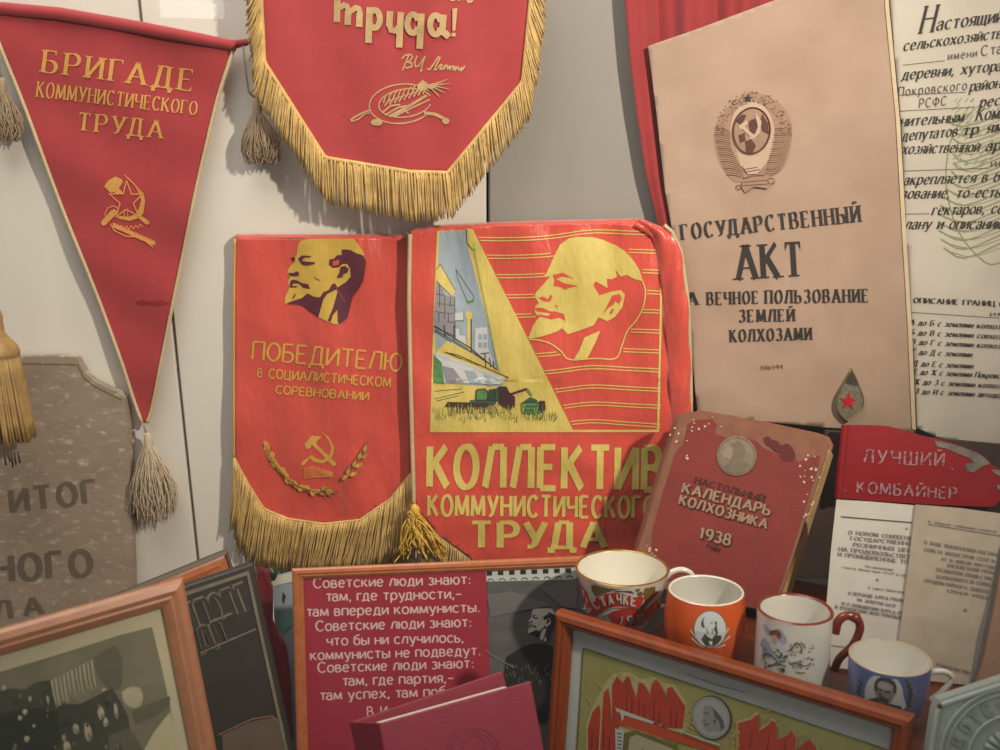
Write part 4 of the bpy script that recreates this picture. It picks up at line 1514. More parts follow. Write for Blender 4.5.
T = [text('ЛУЧШИЙ', 863, 462.5, 944.5, 466, 13, M_wash, 'nib', thick=.2, thin=.1, serif=0, track=.42),
     text('КОМБАЙНЕР', 856, 492.5, 957, 499, 11, M_wash, 'nib', thick=.22, thin=.12, serif=0, track=.36)]
MB().art(SG, T, .0008, .0001).build('lettering', sg)
M_chip = mat('bare_grey_metal', '#8f8a80', .5, .3, 60, color2='#5d5148')
chips = [[(700, 185), (740, 192), (800, 205), (850, 222), (905, 245), (935, 268), (955, 290), (920, 300), (880, 330), (850, 322), (840, 292), (880, 285), (860, 262), (800, 240), (760, 222), (715, 212)], [(960, 315), (1000, 320), (1030, 360), (1010, 350), (975, 335)], [(770, 305), (790, 310), (785, 322)], [(285, 408), (302, 410), (298, 418)], [(985, 385), (1010, 390), (1010, 410), (990, 405)]]
for q in chips:
    MB().art(SG, [fill(Z(q), M_chip, 8)], .0007, .0001).build('paint_chip', sg)

# ================================================================== booklets
pb = at_z(836, 671, SHELF_Z)
PP = Plane(pb, 14, 27, lambda u, v: .0015 * math.sin(v * 30) + .0008 * noise.noise(Vector((u * 40, v * 40, 0))))
M_pap = mat('worn_white_paper', '#bbb4aa', .85, .06, 20, .25, 60, color2='#aea598')
M_pap2 = mat('worn_tan_paper', '#a99a89', .85, .08, 20, .3, 60, color2='#95846f')
M_pages = mat('page_edges', '#b8a488', .9, .2, 200)
M_fade = mat('faded_ink', '#6f6762', .8, .3, 300)
b1 = thing('booklet', 'off-white paper booklet about new price reductions standing below the red sign', 'booklet', PP.pix(860, 677))
mb = MB()
slab(mb, PP, clampz(PP, [(836.5, 499.5), (870, 501.5), (917, 505.5), (912, 590), (900, 684), (850, 678), (822, 674), (826, 610), (831, 550)], SHELF_Z + .0025), .003, M_pap, 9, M_pages)
mb.build('cover', b1)
Z = zt(820, 490, 3.75)
fz = dict(thick=.28, thin=.09, serif=.07, track=.3, space=.7)
T = [stroke(Z([(78, 100), (345, 122)]), 1.0, M_ink)]


def tz(s, x0, y0, x1, y1, h, m=M_fade, **k):
    a_ = dict(fz)
    a_.update(k)
    p, q = Z([(x0, y0), (x1, y1)])
    return text(s, p[0], p[1], q[0], q[1], h, m, **a_)


T += [tz('О НОВОМ СНИЖЕНИИ', 105, 165, 365, 190, 3.6), tz('ГОСУДАРСТВЕННЫХ', 112, 187, 365, 210, 3.6), tz('РОЗНИЧНЫХ ЦЕН', 122, 211, 345, 234, 3.8), tz('НА ПРОДОВОЛЬСТВЕН', 68, 227, 345, 259, 3.8), tz('И ПРОМЫШЛЕННЫЕ ТОВ', 65, 247, 345, 278, 3.6),
      tz('Постановление', 168, 290, 275, 303, 2.4, thick=.2), tz('Совета Министров СССР и ЦК', 82, 292, 325, 325, 2.2, thick=.18), tz('К Совету Министров', 180, 370, 315, 387, 2.4, thick=.2),
      tz('О ПЕРЕВОДЕ КУРСА РУБЛЯ', 105, 392, 312, 420, 3.1), tz('НА ЗОЛОТУЮ БАЗУ', 138, 416, 285, 441, 3.1), tz('И О ПОВЫШЕНИИ КУРСА РУ', 80, 430, 312, 470, 3.1), tz('В ОТНОШЕНИИ ИНОСТРАННЫХ', 55, 443, 306, 485, 3.1),
      fill(Z(ell(215, 337, 5, 5)), M_fade), fill(Z(ell(325, 145, 4, 4)), M_fade), stroke(Z([(45, 583), (105, 590)]), .8, M_fade)]
MB().art(PP, T, .0008, .00001).build('printing', b1)
P2 = PP.shifted(.0045)
b2 = thing('booklet', 'tan stained paper booklet overlapping the whiter one under the sign', 'booklet', P2.pix(940, 690))
mb = MB()
slab(mb, P2, clampz(P2, [(916, 504.5), (960, 508), (1012, 515), (1006, 560), (988, 640), (975, 705), (930, 700), (890, 690), (899, 640), (908, 570)], SHELF_Z + .0025), .003, M_pap2, 9, M_pages)
mb.build('cover', b2)
T = [tz('К общему собранию колхоза', 405, 122, 662, 160, 2.4, thick=.2), stroke(Z([(405, 128), (680, 172)]), .8, M_fade),
     tz('О ХОДЕ ВЫПОЛНЕНИЯ ПОСТАНО', 390, 201, 672, 250, 3.2), tz('СОВЕТА МИНИСТРОВ СССР И', 390, 228, 655, 273, 3.2), tz('ОТ 15 АПРЕЛЯ 1949 ГОДА', 455, 264, 662, 297, 3.0), tz('ТРЕХЛЕТНИЙ ПЛАН', 475, 288, 658, 316, 3.2), tz('РАЗВИТИЯ ОБЩЕСТВЕН', 435, 304, 662, 342, 3.2), tz('КОЛХОЗНОГО И СОВХОЗ', 435, 330, 655, 363, 3.2), tz('ПРОДУКТИВНОГО ЖИВОТНО', 390, 344, 652, 391, 3.2),
     tz('(1949-1951)', 475, 382, 640, 412, 3.0), fill(Z(ell(545, 450, 6, 6)), M_fade), tz('ИЗДАТЕЛЬСТВО', 435, 657, 560, 692, 3)]
MB().art(P2, T, .0008, .00001).build('printing', b2)
# shadow band painted down the right side of the tan booklet
MB().art(P2, [fill([(1006, 520), (1012, 520), (1004, 575), (986, 655), (974, 705), (966, 703), (977, 640), (995, 570)], mat('grey_shadow_band', '#6f6a64', .85, .1, 60), 9)], .0006).build('shadow_band', b2)
P3 = PP.shifted(.0145)
mb = MB()
slab(mb, P3, clampz(P3, [(1005, 545), (1040, 550), (1040, 720), (975, 712), (984, 660), (996, 600)], SHELF_Z + .005), .008, mat('brown_card', '#8d6c55', .8, .1, 30), None)
tag(mb.build('folder'), 'plain brown folder edge at the far right beside the tan booklet', 'folder')

# ================================================================== old red calendar book
bb = at_z(705, 616, SHELF_Z)
BK = Plane(bb, 28, 22)
M_bk = mat('worn_red_bookcloth', '#852e27', .65, .1, 18, .35, 200, color2='#722620')
M_bkw = mat('bare_worn_board', '#845440', .85, .15, 60, .3, 200)
M_tanp = mat('tan_page_block', '#b99463', .85, .25, 150, stretch=(1, 1, 1))
bk = thing('book', 'thick worn red calendar book with a round medallion leaning upright behind the cups', 'book', BK.pix(700, 606))
cov = clampz(BK, [(689, 411.5), (700, 412), (760, 424), (815, 435), (824, 438), (828, 445), (826, 455), (808, 512), (781, 594), (777, 606), (770, 618), (690, 598), (632, 580), (628, 573), (641, 540), (660, 480), (677, 424), (681, 414)], SHELF_Z + .0165)
mb = MB()
slab(mb, BK, cov, .004, M_bkw)
front = mb.build('front_cover', bk)
red = [(688, 424), (694, 420), (712, 419), (717, 425), (714, 433), (727, 438), (738, 436), (757, 441), (762, 447), (772, 452), (790, 455), (799, 462), (808, 458), (820, 455), (817, 470), (806, 505), (796, 537), (783, 577), (772, 612), (690, 594), (655, 570), (652, 545), (653, 530), (664, 490), (676, 452), (684, 444)]
MB().art(BK, [fill(red, M_bk)], .0006).build('red_cloth', front, label='faded red cloth of the cover')
mb = MB()
back = [(x + 9, y + 4) for x, y in cov]
slab(mb, BK.shifted(-.006), clampz(BK.shifted(-.006), [(687, 416), (760, 428), (822, 442), (829, 452), (800, 545), (785, 598), (776, 614), (690, 594), (640, 572), (660, 500)], SHELF_Z + .015), .028, M_tanp, None)
mb.build('page_block', bk)
mb = MB()
slab(mb, BK.shifted(-.035), clampz(BK.shifted(-.035), [(696, 411), (700, 410), (762, 421), (818, 433), (829, 437), (833, 445), (810, 520), (788, 590), (780, 616), (692, 596), (640, 578), (668, 490)], SHELF_Z + .003), .004, M_bkw)
mb.build('back_cover', bk)
# rounded spine on the left
mb = MB()
V, F = [], []
sp = along([(682, 415), (668, 455), (650, 515), (632, 576)], 14)
for x, y in sp:
    for k in range(8):
        a_ = math.pi * k / 7
        V.append(BK.pix(x, y, -.0195 + .0195 * math.cos(a_)) - BK.U * .007 * math.sin(a_))
for i in range(13):
    for k in range(7):
        F.append((i * 8 + k, i * 8 + k + 1, (i + 1) * 8 + k + 1, (i + 1) * 8 + k))
mb.add(V, F, M_bkw)
solidify(mb.build('spine', bk, True), .0012)
Z = zt(660, 420, 5.357)
M_med = mat('grey_brown_medallion', '#8c7a66', .5, .15, 100, .3, 200, metal=.25)
M_medd = mat('dark_medallion_relief', '#7b6b59', .5, .15, 100, metal=.25)
mb = MB()
circ = ell(410, 192, 106, 106, 0, 360, 40)
slab(mb, BK.shifted(.0022), Z(circ), .002, M_med)
md = mb.build('medallion', bk)
I = [stroke(Z(ell(410, 192, 98, 98, 0, 360, 40)), .7, M_medd, True), fill(Z(sm2([(380, 130), (420, 115), (450, 140), (455, 180), (440, 215), (480, 240), (490, 262), (420, 285), (350, 270), (340, 245), (375, 225), (360, 190), (355, 165)], 3, True)), M_medd),
     fill(Z(sm2([(350, 150), (375, 135), (390, 160), (385, 195), (370, 215), (350, 200), (335, 215), (335, 180)], 3, True)), mat('light_medallion_relief', '#988670', .5, metal=.25))]
MB().art(BK, I, .0026, .0001).build('profile_relief', md)
M_cream = mat('cream_stamped_lettering', '#9b7e62', .6, .2, 200)
M_bks = mat('dark_stamped_lettering', '#4a1c18', .7, .1, 100)
T = []
ang = .2
for (s, x0, y0, x1, y1, h, m, th) in [('НАСТОЛЬНЫЙ', 180, 335, 560, 440, 6, M_bks, .24), ('КАЛЕНДАРЬ', 112, 385, 588, 512, 9.6, M_cream, .25), ('КОЛХОЗНИКА', 95, 447, 572, 583, 9.2, M_cream, .25), ('1938', 205, 630, 375, 672, 10.5, M_cream, .25), ('года', 248, 678, 318, 704, 5, M_bks, .2)]:
    (p0, q0), (p1, q1) = Z([(x0, y0), (x1, y1)])
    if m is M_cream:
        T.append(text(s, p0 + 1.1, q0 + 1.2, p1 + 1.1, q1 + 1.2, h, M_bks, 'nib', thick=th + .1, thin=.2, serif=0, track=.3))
    T.append(text(s, p0, q0, p1, q1, h, m, 'nib' if m is M_cream else 'serif', thick=th, thin=.15, serif=0 if m is M_cream else .06, track=.3))
MB().art(BK, T, .0012, .00015).build('lettering', bk)
st = sm2([(555, 95), (580, 88), (600, 105), (625, 110), (650, 135), (680, 125), (710, 150), (725, 190), (710, 220), (670, 222), (640, 200), (645, 175), (615, 165), (590, 140), (565, 128)], 2, True)
MB().art(BK, [fill(Z(st), mat('maroon_book_stain', '#5e1416', .6, .1, 60))], .0009).build('stain', bk)
I = []
rr = random.Random(12)
M_scuff = mat('pale_scuffs', '#cfae90', .85)
for x0, x1, y0, y1, n_ in ((690, 722, 416, 432, 10), (735, 765, 434, 446, 9), (797, 822, 450, 480, 12), (801, 814, 480, 520, 9), (647, 660, 540, 575, 9), (670, 688, 424, 470, 9)):
    I = []
    for i in range(n_):
        x, y = rr.uniform(x0, x1), rr.uniform(y0, y1)
        s_ = rr.uniform(.5, 1.8)
        I.append(fill([(x + rr.uniform(-1, 1) * s_, y - s_), (x + s_, y + rr.uniform(-1, 1) * s_ * .5), (x + rr.uniform(-.4, .4) * s_, y + s_), (x - s_, y)], M_scuff))
    MB().art(BK, I, .0010, .000003).build('scuff_marks', bk)

# ================================================================== cups
FILL_STEP[0] = 3
M_porc = mat('white_porcelain', '#d6d2c8', .18, .03, 20, coat=.3)
M_porc2 = mat('cream_porcelain', '#d9d3c2', .2, .03, 20, coat=.3)
M_gilt = mat('worn_gilt_rim', '#a2793e', .3, .3, 100, metal=.6)


def vessel(name, label, rim_px, rim_w, h, prof, glaze, inner, rimm, wall=.003, tilt=0):
    zr = SHELF_Z + h
    d = ray(*rim_px)
    t = (zr - CAM.z) / d.z
    c = CAM + d * t
    rr_ = rim_w / 2 * t / FPX
    outer = [(r * rr_, z * h) for r, z in prof]
    bz = outer[0][0] * math.sin(R(tilt)) + .0004
    c = Vector((c.x, c.y - h * math.sin(R(tilt)), SHELF_Z + bz))
    lt = Lathe(c.x, c.y, c.z, outer, tilt)
    th = thing(name, label, 'cup', c, 'cups on the shelf')
    mb = MB()
    revolve(mb, c, [(.0, .0015), (outer[0][0] * .85, .0015), (outer[0][0] * .9, 0)] + outer, glaze)
    inn = [(max(0, r - wall), z) for r, z in reversed(outer) if z > .012]
    rim = [outer[-1], (outer[-1][0] - wall * .3, h + wall * .35), (outer[-1][0] - wall * .7, h + wall * .35), (outer[-1][0] - wall, h - .0004)]
    revolve(mb, c, rim, rimm)
    revolve(mb, c, [(inn[0][0], h - .0004)] + inn[1:] + [(inn[-1][0] * .8, .0075), (0, .0065)], inner)
    T_ = lt.M @ Matrix.Translation(-c)
    mb.v = [T_ @ p for p in mb.v]
    mb.build('bowl', th, True, angle=60)
    return th, c, lt, rr_


def handle(th, c, pts, rad, m, yaw=0, label=None, squash=None):
    P = Plane(Vector((c.x, c.y, SHELF_Z)), yaw)
    mb = MB()
    q = smooth_pts([P.pix(x, y) for x, y in pts], 6)
    n_ = len(q)
    rad = rad if isinstance(rad, list) else [rad] * 2
    rs = [rad[0] + (rad[1] - rad[0]) * i / (n_ - 1) for i in range(n_)]
    tube(mb, q, rs, m, 12)
    return mb.build('handle', th, True, label=label, angle=60)


M_red_gl = mat('red_glaze_print', '#c43a2c', .3, .1, 60, coat=.2)
M_gold_gl = mat('brownish_gold_print', '#8f7440', .35, .25, 100, metal=.3)
M_dgl = mat('dark_grey_print', '#4c4a48', .4, .2, 100)
M_white_gl = mat('white_print', '#d3d0c8', .3)
M_gilt2 = mat('thin_pale_gilt_rim', '#b5a88c', .3, .2, 100)
# 1 - wide white cup
c1, cc, L1, r1 = vessel('teacup', 'wide white teacup with red banner print and worn gilt rim', (622, 568), 94, .066, [(.52, 0), (.55, .05), (.62, .18), (.76, .42), (.88, .68), (.97, .92), (1, 1)], M_porc, M_porc2, M_gilt)
Z = zt(575, 580, 10)
I = [fill(Z(sm2([(30, -10), (60, 50), (120, 120), (140, 190), (160, 250), (130, 290), (90, 230), (75, 150), (40, 60)], 3, True)), M_red_gl, 4),
     fill(Z(sm2([(90, 300), (150, 240), (220, 175), (300, 140), (420, 130), (520, 150), (610, 170), (690, 175), (650, 265), (610, 280), (520, 270), (430, 262), (330, 285), (250, 330), (200, 370), (150, 350)], 3, True)), M_red_gl, 4),
     fill(Z([(330, 350), (400, 310), (480, 290), (560, 280), (640, 300), (700, 310), (850, 170), (860, 260), (800, 330), (720, 400), (680, 440), (600, 470), (480, 460), (380, 430), (350, 390)]), M_red_gl, 4),
     fill(Z([(150, 20), (200, 50), (250, 30), (300, 60), (380, 50), (470, 90), (400, 100), (300, 130), (200, 160), (170, 110)]), M_gold_gl, 4),
     fill(Z([(330, 60), (450, 50), (520, 75), (600, 140), (500, 120), (400, 120)]), M_dgl, 4),
     fill(Z(sm2([(720, 60), (760, 30), (800, 60), (805, 110), (835, 120), (790, 180), (730, 240), (690, 290), (640, 300), (700, 220), (690, 120)], 3, True)), M_gold_gl, 4),
     fill(Z(ell(655, 140, 28, 24)), M_gold_gl), fill(Z(ell(630, 98, 22, 18)), M_gold_gl),
     fill(Z([(250, 340), (330, 300), (420, 285), (440, 295), (340, 330), (270, 380)]), M_white_gl), stroke(Z(sm2([(220, 350), (300, 310), (400, 285), (520, 280), (640, 290), (720, 300)], 4)), .8, M_gold_gl),
     fill(Z([(430, 20), (500, 30), (570, 40), (540, 60), (450, 50)]), M_gold_gl)]
for ch, x, y, a_, h in [('К', 135, 335, -52, 8.5), ('С', 210, 300, -36, 9.5), ('Т', 280, 270, -24, 9.5), ('А', 340, 250, -12, 9.5), ('Ч', 418, 240, -4, 9.5), ('К', 480, 245, 2, 9.5), ('Е', 552, 255, 5, 9.5)]:
    x, y = Z([(x, y)])[0]
    l = 5.4
    I.append(text(ch, x, y, x + l * math.cos(R(a_)), y + l * math.sin(R(a_)), h, M_white_gl, 'nib', thick=.3, thin=.2, serif=0))
I.append(text('1', *Z([(440, 440), (462, 452)])[0], *Z([(462, 446)])[0], 8, mat('pale_teal_print', '#a8b5ad', .4), 'nib', thick=.3, thin=.2, serif=0))
I.append(text('9', *Z([(510, 440)])[0], *Z([(580, 446)])[0], 8, mat('pale_teal_print', ''), 'nib', thick=.3, thin=.22, serif=0))
I.append(text('05', *Z([(625, 435)])[0], *Z([(705, 420)])[0], 8, mat('pale_teal_print', ''), 'nib', thick=.3, thin=.22, serif=0))
MB().art(L1, I, .0002, .00008).build('banner_print', c1)
handle(c1, cc, [(662, 581), (672, 572), (684, 570), (693, 577), (690, 592), (676, 604), (659, 607)], [.0032, .0026], M_porc, 0)
MB().art(L1, [stroke([(598, 560), (598, 576)], .5, M_gold_gl)], -.004).build('hairline_crack', c1)
# 2 - orange barrel cup
M_or = mat('orange_glaze', '#d2591f', .28, .06, 30, coat=.3, color2='#c8521c')
c2_, cc, L2, r2 = vessel('cup', 'orange barrel-shaped cup with a white oval portrait medallion', (706, 590.5), 74.5, .076, [(.72, 0), (.8, .06), (.96, .25), (1.08, .5), (1.09, .68), (1.04, .88), (1, 1)], M_or, M_porc, M_porc2, .0024)
Z = zt(680, 590, 11.54)
I = [fill(Z(ell(348, 455, 190, 215, 0, 360, 40)), mat('grey_outline_print', '#6b5a4c', .5)), fill(Z(ell(348, 455, 183, 208, 0, 360, 40)), mat('pale_blue_white_print', '#c4cccb', .35)),
     fill(Z([(245, 570), (290, 500), (320, 540), (370, 570), (400, 520), (480, 525), (478, 570), (440, 620), (390, 650), (300, 650)]), M_dgl),
     fill(Z([(330, 590), (375, 590), (368, 640), (345, 630)]), M_white_gl), fill(Z([(285, 310), (270, 350), (275, 400), (290, 440), (255, 430), (242, 395), (258, 340)]), mat('plum_grey_print', '#54434a', .5)),
     fill(Z([(400, 360), (430, 370), (425, 420), (440, 500), (405, 545), (412, 490), (390, 450), (410, 410)]), mat('plum_grey_print', '')),
     fill(Z([(355, 360), (385, 380), (370, 395), (350, 385)]), mat('light_grey_print', '#9b9a98', .5)), fill(Z([(300, 420), (330, 470), (340, 520), (305, 500)]), mat('light_grey_print', '')), fill(Z([(370, 440), (395, 470), (380, 520), (360, 500)]), mat('light_grey_print', ''))]
for x0, y0, x1, y1 in [(120, 460, 190, 560), (135, 555, 220, 630), (560, 440, 500, 540), (580, 530, 490, 600), (520, 630, 400, 670), (190, 610, 280, 670)]:
    I.append(stroke(Z([(x0, y0), ((x0 + x1) / 2, (y0 + y1) / 2 + 6), (x1, y1)]), 1.6, M_lgrey, w2=.5))
MB().art(L2, I, .0002, .00008).build('portrait_medallion', c2_)
# 3 - white mug with red handle
M_rb = mat('red_brown_glaze', '#74291d', .25, .1, 60, coat=.3)
c3, cc, L3, r3 = vessel('mug', 'straight white mug with red-brown rim, handle and a painted child', (795, 609.5), 75, .078, [(.9, 0), (.96, .03), (.985, .12), (.985, .5), (.985, .9), (1, 1)], M_porc, M_porc, M_rb, .0035)
Z = zt(755, 610, 10.714)
M_lb = mat('pale_blue_wash', '#9fa3b8', .4, .2, 100)
M_pk = mat('pink_wash', '#c2a9a8', .4)
M_gr = mat('grey_green_ink', '#4f554a', .45, .25, 100)
I = [fill(Z(sm2([(85, 150), (120, 160), (170, 220), (260, 200), (330, 290), (340, 350), (300, 370), (230, 300), (160, 270), (110, 230)], 3, True)), M_lb, 3),
     fill(Z(sm2([(150, 230), (190, 215), (250, 220), (280, 260), (270, 310), (240, 300), (215, 270), (170, 275)], 3, True)), mat('auburn_print', '#8a4a38', .45)),
     fill(Z(sm2([(180, 280), (215, 270), (240, 310), (225, 350), (190, 340)], 3, True)), M_pk), fill(Z(sm2([(170, 400), (230, 360), (330, 390), (340, 480), (290, 560), (200, 500)], 3, True)), mat('pale_print', '#c3bfc4', .4)),
     fill(Z(sm2([(60, 330), (110, 300), (170, 400), (200, 480), (120, 460), (70, 420)], 3, True)), mat('pale_blue_wash', ''))]
rr = random.Random(8)
I.append(fill(Z(sm2([(180, 300), (205, 285), (228, 300), (226, 335), (205, 350), (185, 335)], 3, True)), mat('skin_tone_print', '#b39a8e', .4)))
for q, w_ in ([(160, 235), (200, 222), (250, 235), (275, 280)], 1.0), ([(60, 360), (110, 420), (190, 500), (250, 560)], 1.6), ([(80, 480), (150, 470), (230, 540)], 1.4), ([(140, 600), (240, 575), (330, 600)], 1.8), ([(230, 420), (280, 470), (270, 560)], 1.0):
    I.append(stroke(Z(q), w_, M_gr, w2=.6))
for i in range(110):
    if i % 2:
        x, y = rr.uniform(60, 330), rr.uniform(430, 640)
    else:
        x, y = rr.uniform(350, 620), rr.gauss(0, 1) * 38 + (430 if i % 4 == 0 else 580)
    l = rr.uniform(12, 34)
    a_ = rr.uniform(-70, 70)
    I.append(stroke(Z([(x, y), (x + l * .6, y + rr.uniform(-8, 8)), (x + l * math.cos(R(a_)), y + l * math.sin(R(a_)))]), rr.uniform(.7, 1.5), rr.choice([M_gr, M_gr, M_dgl, mat('soft_grey_ink', '#878a86', .5), mat('soft_grey_ink', '')]), w2=.4))
for q in ([(370, 440), (410, 395), (440, 350), (480, 370), (510, 430)], [(380, 580), (430, 560), (520, 600), (600, 590)]):
    I.append(stroke(Z(q), 1.5, M_gr, w2=.8))
I.append(fill(Z([(400, 420), (470, 410), (480, 445), (410, 450)]), mat('pale_print', '')))
I.append(fill(Z(ell(300, 645, 22, 26)), M_dgl))
I.append(stroke(Z([(440, 660), (480, 675), (540, 670)]), 1, mat('auburn_print', '')))
MB().art(L3, I, .0002, .00008).build('painted_picture', c3)
handle(c3, cc, [(835, 633), (838, 622), (845, 616), (855, 617), (860, 628), (853, 645), (840, 658), (834, 670)], [.0042, .0036], M_rb, 0, 'red-brown glazed handle')
mb = MB()
P = Plane(Vector((cc.x, cc.y, SHELF_Z)), 0)
tube(mb, [P.pix(x, y) for x, y in [(848, 616), (856, 617.5), (861, 624)]], [.003, .0052, .003], M_rb, 12)
mb.build('handle_scroll', c3, True)
# 4 - blue cup
M_bl = mat('blue_glaze', '#6d78a8', .3, .1, 40, coat=.3, color2='#626c9c')
c4, cc, L4, r4 = vessel('cup', 'low blue cup with an oval portrait of a moustached man and laurel', (890, 657.5), 79, .056, [(.62, 0), (.68, .05), (.86, .22), (.95, .45), (.985, .75), (1, 1)], M_bl, M_porc, M_gilt2, .0022)
Z = zt(850, 660, 12.5)
I = [fill(Z(sm2([(200, 620), (185, 500), (190, 350), (240, 240), (340, 180), (450, 175), (560, 220), (640, 320), (668, 450), (665, 620)], 4, True)), mat('lilac_white_print', '#c9c5c9', .35), 4),
     fill(Z(sm2([(300, 360), (320, 260), (380, 220), (460, 225), (540, 260), (580, 320), (575, 400), (545, 470), (520, 520), (450, 560), (370, 540), (330, 470)], 3, True)), mat('grey_face_print', '#8d8783', .45)),
     fill(Z(sm2([(300, 360), (318, 260), (380, 215), (470, 225), (550, 265), (582, 330), (575, 420), (545, 410), (540, 330), (470, 280), (390, 265), (350, 300), (340, 390)], 3, True)), M_dgl),
     fill(Z([(340, 300), (380, 265), (470, 285), (535, 330), (520, 380), (440, 385), (350, 350)]), mat('light_face_print', '#a8a29c', .45)),
     fill(Z([(355, 350), (400, 365), (395, 385), (350, 370)]), M_dgl), fill(Z([(430, 380), (500, 395), (490, 415), (425, 398)]), M_dgl), fill(Z([(370, 400), (400, 440), (380, 450), (360, 440)]), M_dgl),
     fill(Z([(350, 480), (390, 445), (450, 480), (500, 500), (470, 540), (380, 520)]), M_dgl), fill(Z([(220, 490), (330, 470), (380, 540), (480, 545), (560, 560), (640, 580), (660, 640), (210, 640)]), mat('dark_coat_print', '#3c4436', .5))]
for s_, x0 in ((1, 720), (-1, 130)):
    for i in range(11):
        y = 260 + i * 34
        x = x0 + s_ * 40 * math.sin(i / 10 * 3.1)
        I.append(fill(Z(ell(x + (i % 2) * 24 - 12, y, 30, 13, rot=50 if i % 2 else -50)), M_gr))
        I.append(fill(Z(ell(x + (i % 2) * 20 + 30 * s_, y + 8, 12, 7, rot=40)), mat('pale_leaf_print', '#98a08c', .5)))
MB().art(L4, I, .0002, .00008).build('portrait_print', c4)
handle(c4, cc, [(926, 675), (934, 671.5), (945, 672), (952, 677), (949, 684), (940, 693), (930, 700)], [.0027, .0024], M_porc, 0, 'slender white handle')

FILL_STEP[0] = 8
# ================================================================== framed certificate in front of the cups
M_fr = mat('orange_brown_frame_wood', '#7d350a', .34, .25, 14, .1, 60, stretch=(6, 1, 1))
M_fr3 = mat('pale_orange_frame_wood', '#a8704f', .4, .12, 14, .1, 60, stretch=(6, 1, 6), coat=.2)
M_fr2 = mat('orange_frame_wood', '#b0673f', .35, .18, 14, .1, 60, stretch=(6, 1, 6), coat=.3)
M_gl = glass_mat('picture_glass', .25, .02)
PROF = [(0, 0), (0, .010), (.002, .0135), (.006, .015), (.009, .0125), (.0105, .013), (.0135, .009), (.0155, .0055), (.0155, 0)]


def framed(P, tl, tr, ht, wscale=1.0, hscale=1.0, fm=None, label='', loc=None, name='picture_frame', cat='frame', matc=None, group=None, backc='#4b3a2c'):
    Q, L = rot_plane(P, tl, tr)
    th = thing(name, label, cat, Q.O + Q.U * L / 2 - Q.V * ht, group)
    mb = MB()
    frame_ring(mb, Q, 0, L, -ht, 0, [(d * wscale, h * hscale) for d, h in PROF], fm)
    mb.build('frame', th)
    mb = MB()
    box(mb, Q, .003, L - .003, -ht + .003, -.003, -.004, -.0004, mat('backing_' + backc[1:], backc, .9))
    mb.build('backing', th)
    w = .0153 * wscale
    if matc:
        mb = MB()
        box(mb, Q, w - .004, L - w + .004, -ht + w - .004, -w + .004, 0, .0012, matc)
        mb.build('mount', th)
    mb = MB()
    box(mb, Q, w - .002, L - w + .002, -ht + w - .002, -w + .002, .0045 * hscale, .0045 * hscale + .0007, M_gl)
    mb.build('glass', th)
    return th, Q, L


CF = Plane(fa, SYAW, 4)
M_mount = mat('pale_grey_mount', '#c0c3c2', .8, .05, 20)
cf, Q, L = framed(CF, (561.5, 608), (915.5, 714), .292, 1.0, 1.0, M_fr, 'orange-brown framed certificate with red flags below the cups', matc=M_mount)
M_og = mat('olive_print_ground', '#989056', .7, .1, 30, color2='#a39b63')
pr = CF.shifted(.0013)
tl, tr, bl = pr.pix(583, 648), pr.pix(900, 754), pr.pix(574, 800)
mb = MB().art(pr, [fill([(583, 648), (720, 694), (888, 750), (870, 900), (565, 900)], M_og)], .0002)
prt = mb.build('print', cf)
I = [stroke([(583, 648), (720, 694), (888, 750)], .8, M_line), stroke([(583, 648), (577, 750), (565, 900)], .8, M_line), stroke([(686, 674), (720, 686), (745, 692)], .5, M_type)]
Z = zt(570, 640, 6.667)
M_fl = mat('red_flag_print', '#b53a25', .7, .15, 60)
M_fl2 = mat('dark_red_flag_print', '#7a2118', .7, .1, 60)
M_glow = mat('cream_halo_print', '#b9ad78', .7)
M_lg = mat('light_olive_print', '#a9a75a', .7)
halo = [(110, 740), (105, 560), (160, 430), (210, 330), (270, 240), (320, 215), (400, 215), (470, 260), (560, 245), (640, 290), (700, 300), (775, 420), (800, 560), (740, 640), (300, 740)]
I.append(fill(Z(halo), M_glow))
fl = [[(120, 740), (118, 590), (150, 480), (195, 430), (205, 480), (190, 740)], [(200, 740), (215, 480), (225, 350), (255, 320), (270, 400), (290, 740)], [(280, 740), (280, 300), (315, 240), (345, 280), (430, 340), (420, 500), (330, 560), (300, 740)], [(345, 500), (355, 280), (375, 240), (400, 250), (410, 290), (440, 380), (430, 500)], [(410, 520), (440, 400), (460, 280), (490, 290), (530, 350), (520, 520), (470, 545)], [(510, 560), (530, 400), (545, 290), (575, 260), (600, 290), (640, 360), (630, 560)], [(610, 580), (640, 420), (650, 320), (680, 310), (740, 400), (770, 440), (750, 590)]]
for i, q in enumerate(fl):
    I.append(fill(Z(q), M_fl if i % 2 == 0 else M_fl))
    x = sum(p[0] for p in q) / len(q)
    y = max(p[1] for p in q)
    I.append(stroke(Z([(x - 18, y - 20), (x - 14, y - 150)]), 1.6, M_fl2, w2=.6))
    I.append(stroke(Z([(x + 16, y - 10), (x + 22, y - 110)]), 1.8, M_fl2, w2=.6))
for (x, y) in [(100, 370), (175, 270), (240, 180), (310, 195), (400, 220), (500, 215), (585, 240)]:
    I.append(fill(Z([(x, y), (x + 22, y + 20), (x + 36, y + 44), (x + 18, y + 36)]), M_lg))
    I.append(stroke(Z([(x + 30, y + 40), (x + 52, y + 78)]), .8, M_glow))
